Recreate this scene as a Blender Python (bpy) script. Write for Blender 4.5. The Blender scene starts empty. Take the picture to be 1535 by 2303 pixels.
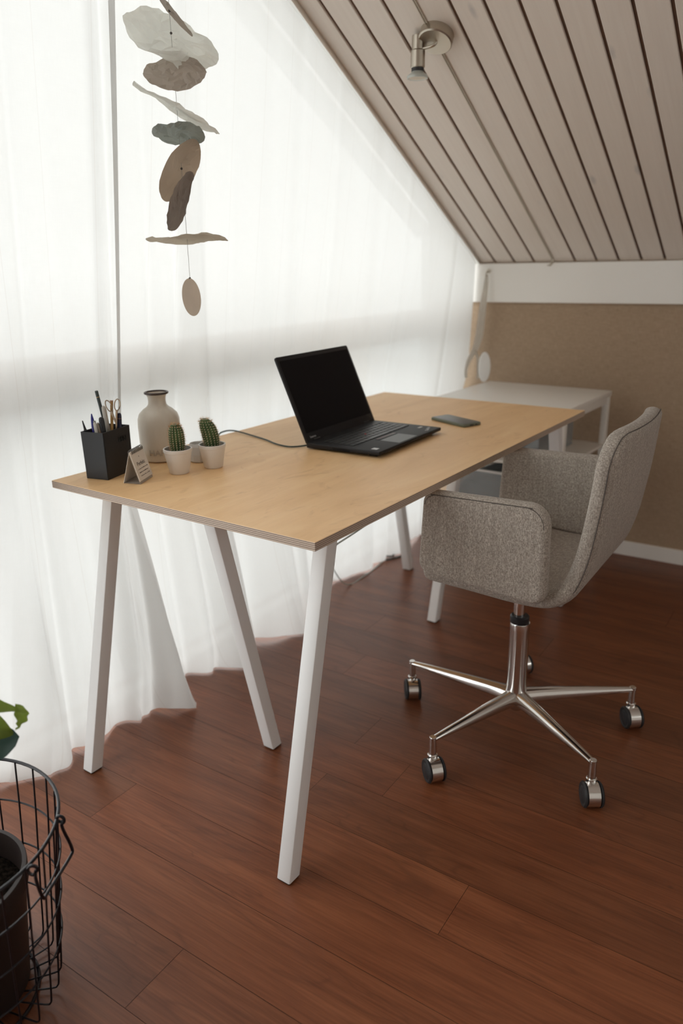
import bpy, bmesh, math, random
from mathutils import Vector, Matrix, noise
random.seed(7)
C = bpy.context.scene.collection
PI = math.pi
SC = bpy.context.scene

# ------------------------------------------------------------------ helpers
ROOT = {}
def put(name, bm, mats, parent=None, smooth=True, world=True, kind=None, label=None, auto=None):
    if parent is not None and world:
        q = parent
        while q.name not in ROOT: q = q.parent
        bm.transform(ROOT[q.name].inverted())
    bmesh.ops.recalc_face_normals(bm, faces=bm.faces) if bm.faces else None
    me = bpy.data.meshes.new(name)
    bm.to_mesh(me); bm.free()
    for m in (mats if isinstance(mats, (list, tuple)) else [mats]):
        me.materials.append(m)
    if smooth:
        for p in me.polygons: p.use_smooth = True
        me.set_sharp_from_angle(angle=math.radians(auto or 38))
    o = bpy.data.objects.new(name, me); C.objects.link(o)
    if parent is not None: o.parent = parent
    if kind: o['kind'] = kind
    if label: o['label'] = label
    return o
def thing(name, label, cat, loc=(0, 0, 0), rz=0, group=None):
    o = bpy.data.objects.new(name, None); C.objects.link(o)
    o.empty_display_size = .05
    o.location = loc; o.rotation_euler = (0, 0, rz)
    ROOT[o.name] = Matrix.Translation(loc) @ Matrix.Rotation(rz, 4, 'Z')
    o['label'] = label; o['category'] = cat
    if group: o['group'] = group
    return o
def tag(o, label, cat, group=None):
    o['label'] = label; o['category'] = cat
    if group: o['group'] = group
    return o
def struct(name, bm, m, smooth=False, label=None):
    o = put(name, bm, m, None, smooth, kind='structure')
    if label: o['label'] = label
    return o
def B(): return bmesh.new()
def box(bm, lo, hi, bev=0, mi=0, seg=2, M=None):
    lo = Vector(lo); hi = Vector(hi)
    r = bmesh.ops.create_cube(bm, size=1)
    vs = r['verts']
    for v in vs: v.co = Vector(((lo[i] + hi[i]) / 2 + v.co[i] * (hi[i] - lo[i]) for i in range(3)))
    fs = set(f for v in vs for f in v.link_faces)
    if bev > 0:
        es = list(set(e for v in vs for e in v.link_edges))
        r = bmesh.ops.bevel(bm, geom=es, offset=bev, segments=seg, affect='EDGES', profile=.5)
        fs = set(f for f in bm.faces if f.is_valid and f in set(r['faces'])) | set(f for f in fs if f.is_valid)
        vs = list(set(v for f in fs for v in f.verts))
    for f in fs: f.material_index = mi
    if M is not None:
        for v in vs: v.co = M @ v.co
    return vs
def beam(bm, a, b, w, h, side, bev=0, mi=0):
    """square bar from a to b; side = direction of width"""
    a = Vector(a); b = Vector(b); d = (b - a); L = d.length; d.normalize()
    s = Vector(side); s = (s - d * s.dot(d)).normalized(); u = d.cross(s)
    M = Matrix((( s.x, u.x, d.x, a.x), (s.y, u.y, d.y, a.y), (s.z, u.z, d.z, a.z), (0, 0, 0, 1)))
    return box(bm, (-w/2, -h/2, 0), (w/2, h/2, L), bev, mi, M=M)
def smoothpts(pts, n=6, closed=False):
    P = [Vector(p) for p in pts]; out = []
    N = len(P); rng = range(N if closed else N - 1)
    for i in rng:
        p1 = P[i]; p2 = P[(i+1) % N]
        p0 = P[i-1] if (i > 0 or closed) else p1 * 2 - p2
        p3 = P[(i+2) % N] if (i + 2 < N or closed) else p2 * 2 - p1
        for k in range(n):
            t = k / n
            out.append(.5 * ((2*p1) + (p2-p0)*t + (2*p0-5*p1+4*p2-p3)*t*t + (3*p1-p0-3*p2+p3)*t**3))
    if not closed: out.append(P[-1])
    return out
def tube(bm, pts, r, n=8, closed=False, mi=0, caps=True):
    P = [Vector(p) for p in pts]; N = len(P); rings = []
    up = None
    for i, p in enumerate(P):
        if closed: t = P[(i+1) % N] - P[i-1]
        else: t = P[min(i+1, N-1)] - P[max(i-1, 0)]
        if t.length < 1e-9: t = Vector((0, 0, 1))
        t.normalize()
        if up is None:
            up = Vector((0, 0, 1)) if abs(t.z) < .9 else Vector((1, 0, 0))
        up = (up - t * up.dot(t))
        if up.length < 1e-6: up = t.orthogonal()
        up.normalize()
        s = t.cross(up)
        rr = r(i / max(1, N-1)) if callable(r) else r
        rings.append([bm.verts.new(p + (up * math.cos(2*PI*k/n) + s * math.sin(2*PI*k/n)) * rr) for k in range(n)])
    for i in range(N if closed else N - 1):
        a = rings[i]; b = rings[(i+1) % N]
        for k in range(n):
            f = bm.faces.new((a[k], a[(k+1) % n], b[(k+1) % n], b[k])); f.material_index = mi
    if caps and not closed:
        for rg in (rings[0], rings[-1]):
            f = bm.faces.new(rg); f.material_index = mi
def lathe(bm, prof, n=40, M=None, mi=0, closed=False):
    """prof: list of (r,z)"""
    rings = []; M = M or Matrix()
    for r, z in prof:
        if r < 1e-6: rings.append([bm.verts.new(M @ Vector((0, 0, z)))])
        else: rings.append([bm.verts.new(M @ Vector((r*math.cos(2*PI*k/n), r*math.sin(2*PI*k/n), z))) for k in range(n)])
    prs = list(zip(rings, rings[1:]))
    if closed: prs.append((rings[-1], rings[0]))
    for a, b in prs:
        for k in range(n):
            k2 = (k+1) % n
            if len(a) == 1 and len(b) == 1: continue
            if len(a) == 1: vs = (a[0], b[k2], b[k])
            elif len(b) == 1: vs = (a[k], a[k2], b[0])
            else: vs = (a[k], a[k2], b[k2], b[k])
            f = bm.faces.new(vs); f.material_index = mi
def frame(o, x, y):
    x = Vector(x).normalized(); y = Vector(y); y = (y - x * y.dot(x)).normalized(); z = x.cross(y); o = Vector(o)
    return Matrix(((x.x, y.x, z.x, o.x), (x.y, y.y, z.y, o.y), (x.z, y.z, z.z, o.z), (0, 0, 0, 1)))
def axis(a, b):
    a = Vector(a); b = Vector(b); d = (b - a).normalized()
    s = d.orthogonal()
    return frame(a, s, d.cross(s)), (b - a).length
def cyl(bm, a, b, r, r2=None, n=24, mi=0, bev=0):
    M, L = axis(a, b); r2 = r if r2 is None else r2
    prof = [(0, 0), (r - bev, 0)] + ([(r, bev)] if bev else []) + ([(r2, L - bev)] if bev else []) + [(r2 - bev, L), (0, L)]
    lathe(bm, prof, n, M, mi)
def rrect(x0, x1, z0, z1, r, seg=6):
    if not isinstance(r, (list, tuple)): r = [r]*4
    pts = []
    for (cx, cz, a0, rr) in ((x1, z1, 0, r[0]), (x0, z1, 90, r[1]), (x0, z0, 180, r[2]), (x1, z0, 270, r[3])):
        sx = -1 if cx == x1 else 1; sz = -1 if cz == z1 else 1
        for k in range(seg + 1):
            a = math.radians(a0 + 90 * k / seg)
            pts.append((cx + sx*rr + rr*math.cos(a), cz + sz*rr + rr*math.sin(a)))
    return pts
def slab(bm, outline, th, r, M, seg=4, bend=None, mi=0):
    """rounded slab: 2D outline (ccw), thickness th centred on z=0, edge radius r, M maps to world"""
    n = len(outline); P = [Vector((p[0], p[1])) for p in outline]
    nor = []
    for i in range(n):
        t = (P[(i+1) % n] - P[i-1]);
        if t.length < 1e-9: t = Vector((1, 0))
        t.normalize(); nor.append(Vector((t.y, -t.x)))
    rings = []
    for j in range(2*seg + 2):
        if j <= seg: a = -PI/2 + (PI/2)*j/seg; h = -th/2 + r
        else: a = (PI/2)*(j-seg-1)/seg; h = th/2 - r
        ins = r * (1 - math.cos(a)); z = h + r*math.sin(a)
        rings.append([bm.verts.new(M @ (bend or (lambda v: v))(Vector((P[i].x - nor[i].x*ins, P[i].y - nor[i].y*ins, z)))) for i in range(n)])
    for a, b in zip(rings, rings[1:]):
        for k in range(n):
            f = bm.faces.new((a[k], a[(k+1) % n], b[(k+1) % n], b[k])); f.material_index = mi
    for rg in (rings[0], rings[-1]):
        f = bm.faces.new(rg); f.material_index = mi
def text(name, body, size, M, mat, parent, ext=.0002, align='LEFT', squeeze=1, bendfn=None):
    cu = bpy.data.curves.new(name, 'FONT'); cu.body = body; cu.size = size; cu.extrude = ext; cu.align_x = align
    cu.resolution_u = 3
    o = bpy.data.objects.new('tmp', cu); C.objects.link(o)
    dg = bpy.context.evaluated_depsgraph_get(); dg.update()
    me = bpy.data.meshes.new_from_object(o.evaluated_get(dg))
    bpy.data.objects.remove(o)
    bm = B(); bm.from_mesh(me); bpy.data.meshes.remove(me)
    for v in bm.verts:
        co = Vector((v.co.x * squeeze, v.co.y, v.co.z))
        v.co = M @ (bendfn(co) if bendfn else co)
    return put(name, bm, mat, parent, smooth=False)

# ------------------------------------------------------------------ materials
def new_mat(name):
    m = bpy.data.materials.new(name); m.use_nodes = True
    return m, m.node_tree, m.node_tree.nodes['Principled BSDF']
def N(nt, t, **kw):
    n = nt.nodes.new(t)
    for k, v in kw.items():
        if k in n.inputs: n.inputs[k].default_value = v
        else: setattr(n, k, v)
    return n
def simple(name, col, rough=.5, metal=0, spec=.5, **kw):
    m, nt, b = new_mat(name)
    b.inputs['Base Color'].default_value = (*col, 1)
    b.inputs['Roughness'].default_value = rough; b.inputs['Metallic'].default_value = metal
    b.inputs['Specular IOR Level'].default_value = spec
    for k, v in kw.items(): b.inputs[k].default_value = v
    return m
def ramp(nt, fac, stops, interp='LINEAR'):
    r = nt.nodes.new('ShaderNodeValToRGB'); r.color_ramp.interpolation = interp
    e = r.color_ramp.elements
    while len(e) > 1: e.remove(e[0])
    e[0].position = stops[0][0]; e[0].color = (*stops[0][1], 1)
    for p, c in stops[1:]:
        q = e.new(p); q.color = (*c, 1)
    nt.links.new(fac, r.inputs[0]); return r.outputs[0]
def coords(nt, scale=(1, 1, 1), kind='Object', loc=(0, 0, 0)):
    tc = nt.nodes.new('ShaderNodeTexCoord'); mp = nt.nodes.new('ShaderNodeMapping')
    mp.inputs['Scale'].default_value = scale; mp.inputs['Location'].default_value = loc
    nt.links.new(tc.outputs[kind], mp.inputs[0]); return mp.outputs[0]
def noise_tex(nt, vec, scale=1, detail=4, rough=.5, dist=0):
    n = nt.nodes.new('ShaderNodeTexNoise'); n.inputs['Scale'].default_value = scale
    n.inputs['Detail'].default_value = detail; n.inputs['Roughness'].default_value = rough
    n.inputs['Distortion'].default_value = dist
    nt.links.new(vec, n.inputs['Vector']); return n.outputs['Fac']
def mixc(nt, fac, a, b, mode='MIX'):
    n = nt.nodes.new('ShaderNodeMix'); n.data_type = 'RGBA'; n.blend_type = mode
    for i, v in ((0, fac), (6, a), (7, b)):
        if isinstance(v, (int, float)): n.inputs[i].default_value = v
        elif isinstance(v, tuple): n.inputs[i].default_value = (*v, 1)
        else: nt.links.new(v, n.inputs[i])
    return n.outputs[2]
def math_n(nt, op, a, b=0, c=0):
    n = nt.nodes.new('ShaderNodeMath'); n.operation = op
    for i, v in enumerate((a, b, c)):
        if isinstance(v, (int, float)): n.inputs[i].default_value = v
        else: nt.links.new(v, n.inputs[i])
    return n.outputs[0]
def bump(nt, b, h, strength=.2, dist=.001):
    n = nt.nodes.new('ShaderNodeBump'); n.inputs['Strength'].default_value = strength; n.inputs['Distance'].default_value = dist
    nt.links.new(h, n.inputs['Height']); nt.links.new(n.outputs[0], b.inputs['Normal'])

# birch plywood top
M_PLY, nt, b = new_mat('birch_plywood')
v = coords(nt, (5.5, 1.1, 1))
n1 = noise_tex(nt, v, 1.6, 5, .55, 1.2)
v2 = coords(nt, (90, 5, 1)); n2 = noise_tex(nt, v2, 1.5, 4, .6)
v3 = coords(nt, (16, 7, 1)); n3 = noise_tex(nt, v3, 1.0, 3, .5, 2)
c1 = ramp(nt, n1, [(.3, (.78, .49, .235)), (.5, (.86, .56, .285)), (.7, (.92, .64, .345))])
c2 = mixc(nt, math_n(nt, 'MULTIPLY', n2, .22), c1, (.50, .29, .14))
c3 = ramp(nt, n3, [(.60, (0, 0, 0)), (.78, (1, 1, 1))])
c4 = mixc(nt, math_n(nt, 'MULTIPLY', c3, .40), c2, (.47, .245, .11))
nt.links.new(c4, b.inputs['Base Color']); b.inputs['Roughness'].default_value = .42; b.inputs['Specular IOR Level'].default_value = .35
# ply edge
M_EDGE, nt, b = new_mat('plywood_edge')
tc = nt.nodes.new('ShaderNodeTexCoord'); sx = nt.nodes.new('ShaderNodeSeparateXYZ'); nt.links.new(tc.outputs['Object'], sx.inputs[0])
t = math_n(nt, 'FRACT', math_n(nt, 'MULTIPLY', math_n(nt, 'SUBTRACT', sx.outputs[2], .7225), 1 / .0036))
n0 = noise_tex(nt, coords(nt, (3, 3, 400)), 8, 2)
e1 = ramp(nt, t, [(0, (.06, .03, .02)), (.26, (.09, .048, .034)), (.34, (.66, .53, .42)), (.9, (.72, .59, .47)), (1, (.15, .09, .065))])
nt.links.new(mixc(nt, math_n(nt, 'MULTIPLY', n0, .35), e1, (.20, .12, .09)), b.inputs['Base Color']); b.inputs['Roughness'].default_value = .6
# walnut floor: UV per plank, colour attribute 'tone'
M_FLOOR, nt, b = new_mat('walnut_floor')
tc = nt.nodes.new('ShaderNodeTexCoord')
at = nt.nodes.new('ShaderNodeAttribute'); at.attribute_name = 'tone'
mp = nt.nodes.new('ShaderNodeMapping'); mp.inputs['Scale'].default_value = (1.0, 6.5, 1); nt.links.new(tc.outputs['UV'], mp.inputs[0])
fig = noise_tex(nt, mp.outputs[0], 1.15, 3, .5, 1.3)
fw = math_n(nt, 'FRACT', math_n(nt, 'MULTIPLY', fig, 8.0))
fw = math_n(nt, 'ABSOLUTE', math_n(nt, 'SUBTRACT', fw, .5))
fw = ramp(nt, fw, [(0, (0, 0, 0)), (.10, (.75, .75, .75)), (.5, (1, 1, 1))])
mp2 = nt.nodes.new('ShaderNodeMapping'); mp2.inputs['Scale'].default_value = (4, 130, 1); nt.links.new(tc.outputs['UV'], mp2.inputs[0])
fine = noise_tex(nt, mp2.outputs[0], 1.5, 6, .65, .3)
mp3 = nt.nodes.new('ShaderNodeMapping'); mp3.inputs['Scale'].default_value = (1.2, 12, 1); nt.links.new(tc.outputs['UV'], mp3.inputs[0])
brd = noise_tex(nt, mp3.outputs[0], 1.7, 4, .55, .6)
base = ramp(nt, brd, [(.28, (.135, .050, .024)), (.5, (.20, .080, .040)), (.72, (.285, .128, .068))])
base = mixc(nt, .38, base, ramp(nt, fine, [(.3, (.085, .034, .018)), (.7, (.33, .155, .085))]))
base = mixc(nt, math_n(nt, 'MULTIPLY', math_n(nt, 'SUBTRACT', 1, fw), .33), base, (.075, .03, .018))
base = mixc(nt, 1, base, at.outputs['Color'], 'MULTIPLY'); base = mixc(nt, 1, base, (.90, .70, .56), 'MULTIPLY')
vo = nt.nodes.new('ShaderNodeTexVoronoi'); vo.inputs['Scale'].default_value = 3.2; nt.links.new(tc.outputs['Object'], vo.inputs['Vector'])
kn = ramp(nt, vo.outputs['Distance'], [(0, (1, 1, 1)), (.028, (0, 0, 0))])
base = mixc(nt, math_n(nt, 'MULTIPLY', kn, .7), base, (.03, .015, .01))
nt.links.new(base, b.inputs['Base Color'])
nt.links.new(math_n(nt, 'ADD', .28, math_n(nt, 'MULTIPLY', fine, .16)), b.inputs['Roughness'])
b.inputs['Specular IOR Level'].default_value = .42
bump(nt, b, fine, .12, .0006)
M_GAP = simple('floor_gap', (.02, .01, .006), .8)
# ceiling boards
M_BOARD, nt, b = new_mat('whitewashed_board')
g = noise_tex(nt, coords(nt, (60, 2.5, 2.5)), 1.5, 5, .6, .3)
cb = ramp(nt, g, [(.3, (.735, .66, .595)), (.7, (.775, .705, .64))])
vo = nt.nodes.new('ShaderNodeTexVoronoi'); vo.inputs['Scale'].default_value = 1.0
nt.links.new(coords(nt, (11, 3.6, 3.6), loc=(1.3, .2, .1)), vo.inputs['Vector'])
nz = noise_tex(nt, coords(nt, (40, 40, 40)), 1.5, 3)
kk = ramp(nt, math_n(nt, 'ADD', vo.outputs['Distance'], math_n(nt, 'MULTIPLY', nz, .05)), [(.07, (1, 1, 1)), (.15, (0, 0, 0))])
cb = mixc(nt, math_n(nt, 'MULTIPLY', kk, .38), cb, (.30, .31, .33))
nt.links.new(cb, b.inputs['Base Color']); b.inputs['Roughness'].default_value = .38; b.inputs['Specular IOR Level'].default_value = .4
M_GROOVE = simple('bare_wood_groove', (.145, .085, .058), .7)
# wallpaper
M_TAN, nt, b = new_mat('tan_woven_wallpaper')
w1 = noise_tex(nt, coords(nt, (500, 500, 40)), 1, 2); w2 = noise_tex(nt, coords(nt, (40, 40, 500)), 1, 2)
w = math_n(nt, 'MULTIPLY', math_n(nt, 'ADD', w1, w2), .5)
lg = noise_tex(nt, coords(nt, (4, 4, 4)), 1, 3)
wc = ramp(nt, w, [(.35, (.33, .235, .155)), (.65, (.47, .345, .24))])
nt.links.new(mixc(nt, math_n(nt, 'MULTIPLY', lg, .25), wc, (.30, .21, .13)), b.inputs['Base Color']); b.inputs['Roughness'].default_value = .85
bump(nt, b, w, .3, .001)
M_WPAINT = simple('white_wall_paint', (.86, .84, .80), .45)
M_PLASTER = simple('warm_plaster', (.82, .79, .74), .8)
M_LEG, nt, b = new_mat('white_powder_coat')
b.inputs['Base Color'].default_value = (.80, .80, .80, 1); b.inputs['Roughness'].default_value = .38
bump(nt, b, noise_tex(nt, coords(nt, (900, 900, 900)), 1, 2), .06, .0004)
M_PAD = simple('black_rubber_foot', (.03, .03, .03), .7)
M_WFRAME = simple('window_frame_paint', (.88, .87, .84), .5)
M_GLASS, nt, b = new_mat('window_glass')
nt.nodes.remove(b); out = nt.nodes['Material Output']
tr = N(nt, 'ShaderNodeBsdfTransparent'); tr.inputs[0].default_value = (.97, .99, .99, 1); gl = N(nt, 'ShaderNodeBsdfGlossy'); gl.inputs['Roughness'].default_value = .02
mx = N(nt, 'ShaderNodeMixShader'); mx.inputs[0].default_value = .05
nt.links.new(tr.outputs[0], mx.inputs[1]); nt.links.new(gl.outputs[0], mx.inputs[2]); nt.links.new(mx.outputs[0], out.inputs[0])
# curtain
def curtain_mat():
    m, nt, b = new_mat('sheer_white_cotton'); nt.nodes.remove(b); out = nt.nodes['Material Output']
    tc = nt.nodes.new('ShaderNodeTexCoord'); s = nt.nodes.new('ShaderNodeSeparateXYZ'); nt.links.new(tc.outputs['UV'], s.inputs[0])
    t = math_n(nt, 'ABSOLUTE', math_n(nt, 'SUBTRACT', math_n(nt, 'FRACT', math_n(nt, 'DIVIDE', s.outputs[0], .124)), .5))
    line = ramp(nt, t, [(.488, (0, 0, 0)), (.494, (1, 1, 1))])
    mp = nt.nodes.new('ShaderNodeMapping'); mp.inputs['Scale'].default_value = (500, 30, 1); nt.links.new(tc.outputs['UV'], mp.inputs[0])
    mq = nt.nodes.new('ShaderNodeMapping'); mq.inputs['Scale'].default_value = (30, 500, 1); nt.links.new(tc.outputs['UV'], mq.inputs[0])
    w = math_n(nt, 'MULTIPLY', math_n(nt, 'ADD', noise_tex(nt, mp.outputs[0], 1, 2), noise_tex(nt, mq.outputs[0], 1, 2)), .5)
    col = mixc(nt, w, (.645, .64, .625), (.72, .716, .704))
    col = mixc(nt, math_n(nt, 'MULTIPLY', line, .35), col, (.60, .57, .54))
    d = N(nt, 'ShaderNodeBsdfDiffuse'); tl = N(nt, 'ShaderNodeBsdfTranslucent'); tp = N(nt, 'ShaderNodeBsdfTransparent')
    nt.links.new(col, d.inputs[0]); nt.links.new(col, tl.inputs[0])
    m1 = N(nt, 'ShaderNodeMixShader'); m1.inputs[0].default_value = .50
    nt.links.new(d.outputs[0], m1.inputs[1]); nt.links.new(tl.outputs[0], m1.inputs[2])
    m2 = N(nt, 'ShaderNodeMixShader')
    nt.links.new(math_n(nt, 'ADD', .0, math_n(nt, 'MULTIPLY', w, .05)), m2.inputs[0])
    nt.links.new(m1.outputs[0], m2.inputs[1]); nt.links.new(tp.outputs[0], m2.inputs[2])
    nt.links.new(m2.outputs[0], out.inputs[0])
    return m
M_CURT = curtain_mat()
# chair fabric
def tweed(name, axis_mix):
    m, nt, b = new_mat(name)
    tc = nt.nodes.new('ShaderNodeTexCoord')
    def tn(sc, det=2):
        mp = nt.nodes.new('ShaderNodeMapping'); mp.inputs['Scale'].default_value = sc
        nt.links.new(tc.outputs['Object'], mp.inputs[0]); return noise_tex(nt, mp.outputs[0], 1, det, .6)
    a = tn((620, 620, 190), 2); h = tn((190, 190, 620), 2); bl = tn((170, 170, 7), 2)
    w = math_n(nt, 'ADD', math_n(nt, 'MULTIPLY', a, .6), math_n(nt, 'MULTIPLY', h, .4))
    c = ramp(nt, w, [(.36, (.20, .17, .145)), (.5, (.38, .335, .29)), (.64, (.58, .52, .46))])
    c = mixc(nt, math_n(nt, 'MULTIPLY', ramp(nt, bl, [(.4, (0, 0, 0)), (.65, (1, 1, 1))]), .35), c, (.24, .205, .175))
    nt.links.new(c, b.inputs['Base Color']); b.inputs['Roughness'].default_value = .95
    b.inputs['Specular IOR Level'].default_value = .15
    b.inputs['Sheen Weight'].default_value = .15
    bump(nt, b, w, .9, .0015)
    return m
M_TWEED = tweed('beige_grey_tweed', 0)
M_SEAM = simple('dark_seam_thread', (.10, .085, .075), .9)
M_CHROME = simple('polished_chrome', (.72, .70, .68), .13, 1)
M_NICKEL = simple('brushed_nickel', (.50, .45, .38), .34, 1)
M_BLACKP = simple('black_plastic', (.018, .018, .02), .45)
M_WHEEL = simple('black_wheel', (.02, .02, .022), .6)
M_LAPTOP = simple('black_soft_laptop', (.011, .010, .011), .5, spec=.3)
M_KEY = simple('black_key', (.022, .022, .023), .38)
M_SCREEN = simple('dark_matte_screen', (.004, .003, .004), .55, spec=.12)
M_PADL = simple('trackpad_grey', (.045, .045, .045), .35)
M_SILVER = simple('silver_print', (.55, .55, .55), .4, .3)
M_RED = simple('red_mark', (.35, .03, .03), .5)
M_CABLE = simple('black_green_cable', (.012, .03, .022), .4)
M_GCABLE = simple('grey_green_cable', (.35, .40, .37), .5)
M_STONE, nt, b = new_mat('grey_beige_glaze')
n1 = noise_tex(nt, coords(nt, (30, 30, 8)), 1, 4)
nt.links.new(ramp(nt, n1, [(.35, (.60, .54, .46)), (.65, (.68, .62, .53))]), b.inputs['Base Color']); b.inputs['Roughness'].default_value = .28
M_LIP = simple('dark_brown_glaze', (.06, .038, .03), .25)
M_POT = simple('white_ceramic', (.74, .71, .675), .4)
M_GREYPOT = simple('pale_grey_ceramic', (.55, .53, .50), .5)
M_SOIL, nt, b = new_mat('dark_soil')
n1 = noise_tex(nt, coords(nt, (150, 150, 150)), 1, 4)
nt.links.new(ramp(nt, n1, [(.4, (.004, .003, .002)), (.7, (.02, .014, .010))]), b.inputs['Base Color']); b.inputs['Roughness'].default_value = 1; b.inputs['Specular IOR Level'].default_value = .05
bump(nt, b, n1, 1, .004)
M_CACT, nt, b = new_mat('cactus_green')
n1 = noise_tex(nt, coords(nt, (60, 60, 60)), 1, 3)
nt.links.new(ramp(nt, n1, [(.35, (.035, .075, .022)), (.65, (.08, .14, .045))]), b.inputs['Base Color']); b.inputs['Roughness'].default_value = .55
M_SPINE = simple('pale_spine', (.62, .45, .26), .7)
M_SPINE2 = simple('white_areole', (.62, .56, .44), .8)
M_PAPERW, M_PAPERT, M_PAPERD, M_PAPERB = None, None, None, None
def paper(name, c, tr=.3):
    m, nt, b = new_mat(name); out = nt.nodes['Material Output']
    n1 = noise_tex(nt, coords(nt, (14, 14, 14)), 1.5, 4)
    col = mixc(nt, n1, tuple(x * .88 for x in c), tuple(min(1, x * 1.1) for x in c))
    nt.links.new(col, b.inputs['Base Color']); b.inputs['Roughness'].default_value = .75; b.inputs['Specular IOR Level'].default_value = .2
    tl = N(nt, 'ShaderNodeBsdfTranslucent'); nt.links.new(col, tl.inputs[0])
    mx = N(nt, 'ShaderNodeMixShader'); mx.inputs[0].default_value = tr
    nt.links.new(b.outputs[0], mx.inputs[1]); nt.links.new(tl.outputs[0], mx.inputs[2]); nt.links.new(mx.outputs[0], out.inputs[0])
    return m
M_PAPERW = paper('white_crumpled_paper', (.92, .92, .88), .62)
M_PAPERT = paper('taupe_crumpled_paper', (.58, .52, .46), .12)
M_PAPERG = paper('grey_green_crumpled_paper', (.46, .49, .46), .10)
M_PAPERC = paper('cream_crumpled_paper', (.72, .68, .60), .25)
M_PAPERB = paper('brown_card', (.60, .51, .42), .08)
M_PAPERD = paper('dark_taupe_paper', (.36, .31, .275), .08)
M_STRING = simple('grey_string', (.35, .34, .32), .7)
M_BEAD = simple('dark_crimp_bead', (.10, .09, .08), .4, .6)
M_CALP = simple('calendar_paper', (.66, .60, .53), .7)
M_CALB = simple('calendar_card', (.34, .29, .24), .8)
M_INK = simple('brown_ink', (.10, .075, .06), .8)
M_WIRE = simple('black_wire', (.006, .005, .008), .38, .0, spec=.35)
M_BPOT = simple('dark_brown_plastic_pot', (.022, .014, .012), .5, spec=.3)
def leafm(name, a, c):
    m, nt, b = new_mat(name); out = nt.nodes['Material Output']
    n1 = noise_tex(nt, coords(nt, (25, 25, 25)), 1, 3)
    col = mixc(nt, n1, a, c); nt.links.new(col, b.inputs['Base Color']); b.inputs['Roughness'].default_value = .35
    tl = N(nt, 'ShaderNodeBsdfTranslucent'); nt.links.new(col, tl.inputs[0])
    mx = N(nt, 'ShaderNodeMixShader'); mx.inputs[0].default_value = .35
    nt.links.new(b.outputs[0], mx.inputs[1]); nt.links.new(tl.outputs[0], mx.inputs[2]); nt.links.new(mx.outputs[0], out.inputs[0])
    return m
M_LEAF = leafm('lime_leaf', (.20, .27, .045), (.34, .42, .10))
M_LEAFD = leafm('dark_green_leaf', (.045, .10, .085), (.11, .18, .15))
M_STEM = simple('leaf_stem', (.12, .18, .05), .5)
M_STAB = simple('white_lacquer', (.80, .77, .72), .3)
M_CLEAR, nt, b = new_mat('cloudy_clear_plastic')
nt.nodes.remove(b); out = nt.nodes['Material Output']
tr = N(nt, 'ShaderNodeBsdfTransparent'); df = N(nt, 'ShaderNodeBsdfPrincipled'); df.inputs['Base Color'].default_value = (.45, .47, .48, 1); df.inputs['Roughness'].default_value = .15
mx = N(nt, 'ShaderNodeMixShader'); mx.inputs[0].default_value = .4
nt.links.new(tr.outputs[0], mx.inputs[1]); nt.links.new(df.outputs[0], mx.inputs[2]); nt.links.new(mx.outputs[0], out.inputs[0])
M_DARKC = simple('charcoal_cloth', (.05, .055, .06), .8)
M_WHITEP = simple('white_plastic', (.80, .79, .77), .4)
M_LCABLE = simple('pale_beige_cable', (.50, .45, .37), .5)
M_PATIO, nt, b = new_mat('pale_patio')
nt.links.new(ramp(nt, noise_tex(nt, coords(nt, (6, 6, 6)), 1, 4), [(.3, (.72, .75, .75)), (.7, (.80, .82, .81))]), b.inputs['Base Color'])

# ------------------------------------------------------------------ room
YW, ZS, TAN = 2.17, 1.197, math.tan(.4838)
YR = -1.3
def zc(y): return ZS + (YW - y) * TAN if y >= YR else zc(YR) - (YR - y) * TAN
YB = YR - (YW - YR)
XL, XR = -.875, 2.7
# floor: planks as faces
bm = B(); uvl = bm.loops.layers.uv.new('UVMap'); tl = bm.loops.layers.float_color.new('tone')
PW = .1405; GAPW = .00045
known = {0: .257, -1: -.564, -3: -.127, 5: -.42, 2: -.03}
rnd = random.Random(11)
r0 = int(math.floor(YB / PW)); r1 = int(math.ceil(YW / PW))
for r in range(r0, r1 + 1):
    y0 = r * PW; y1 = min(y0 + PW, YW + .05)
    if y0 > YW: continue
    L = 1.75
    x = known.get(r, rnd.uniform(-1, 1))
    while x > XL - .1: x -= L
    while x < XR:
        xa, xb = max(x, XL - .1), min(x + L, XR + .05)
        if xb > xa:
            vs = [bm.verts.new(p) for p in ((xa + GAPW, y0 + GAPW, 0), (xb - GAPW, y0 + GAPW, 0), (xb - GAPW, y1 - GAPW, 0), (xa + GAPW, y1 - GAPW, 0))]
            f = bm.faces.new(vs); t = rnd.uniform(.88, 1.10); ou = rnd.uniform(0, 40); ov = rnd.uniform(0, 40)
            w = rnd.uniform(-.04, .04)
            for l in f.loops:
                l[uvl].uv = (l.vert.co.x + ou, l.vert.co.y + ov); l[tl] = (t * (1 + w), t, t * (1 - w), 1)
        x += L
f = bm.faces.new([bm.verts.new(p) for p in ((XL - .1, YB, -.0012), (XR, YB, -.0012), (XR, YW + .05, -.0012), (XL - .1, YW + .05, -.0012))]); f.material_index = 1
me = bpy.data.meshes.new('floor'); bm.to_mesh(me); bm.free(); me.materials.append(M_FLOOR); me.materials.append(M_GAP)
fl = bpy.data.objects.new('floor', me); C.objects.link(fl); fl['kind'] = 'structure'

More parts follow.
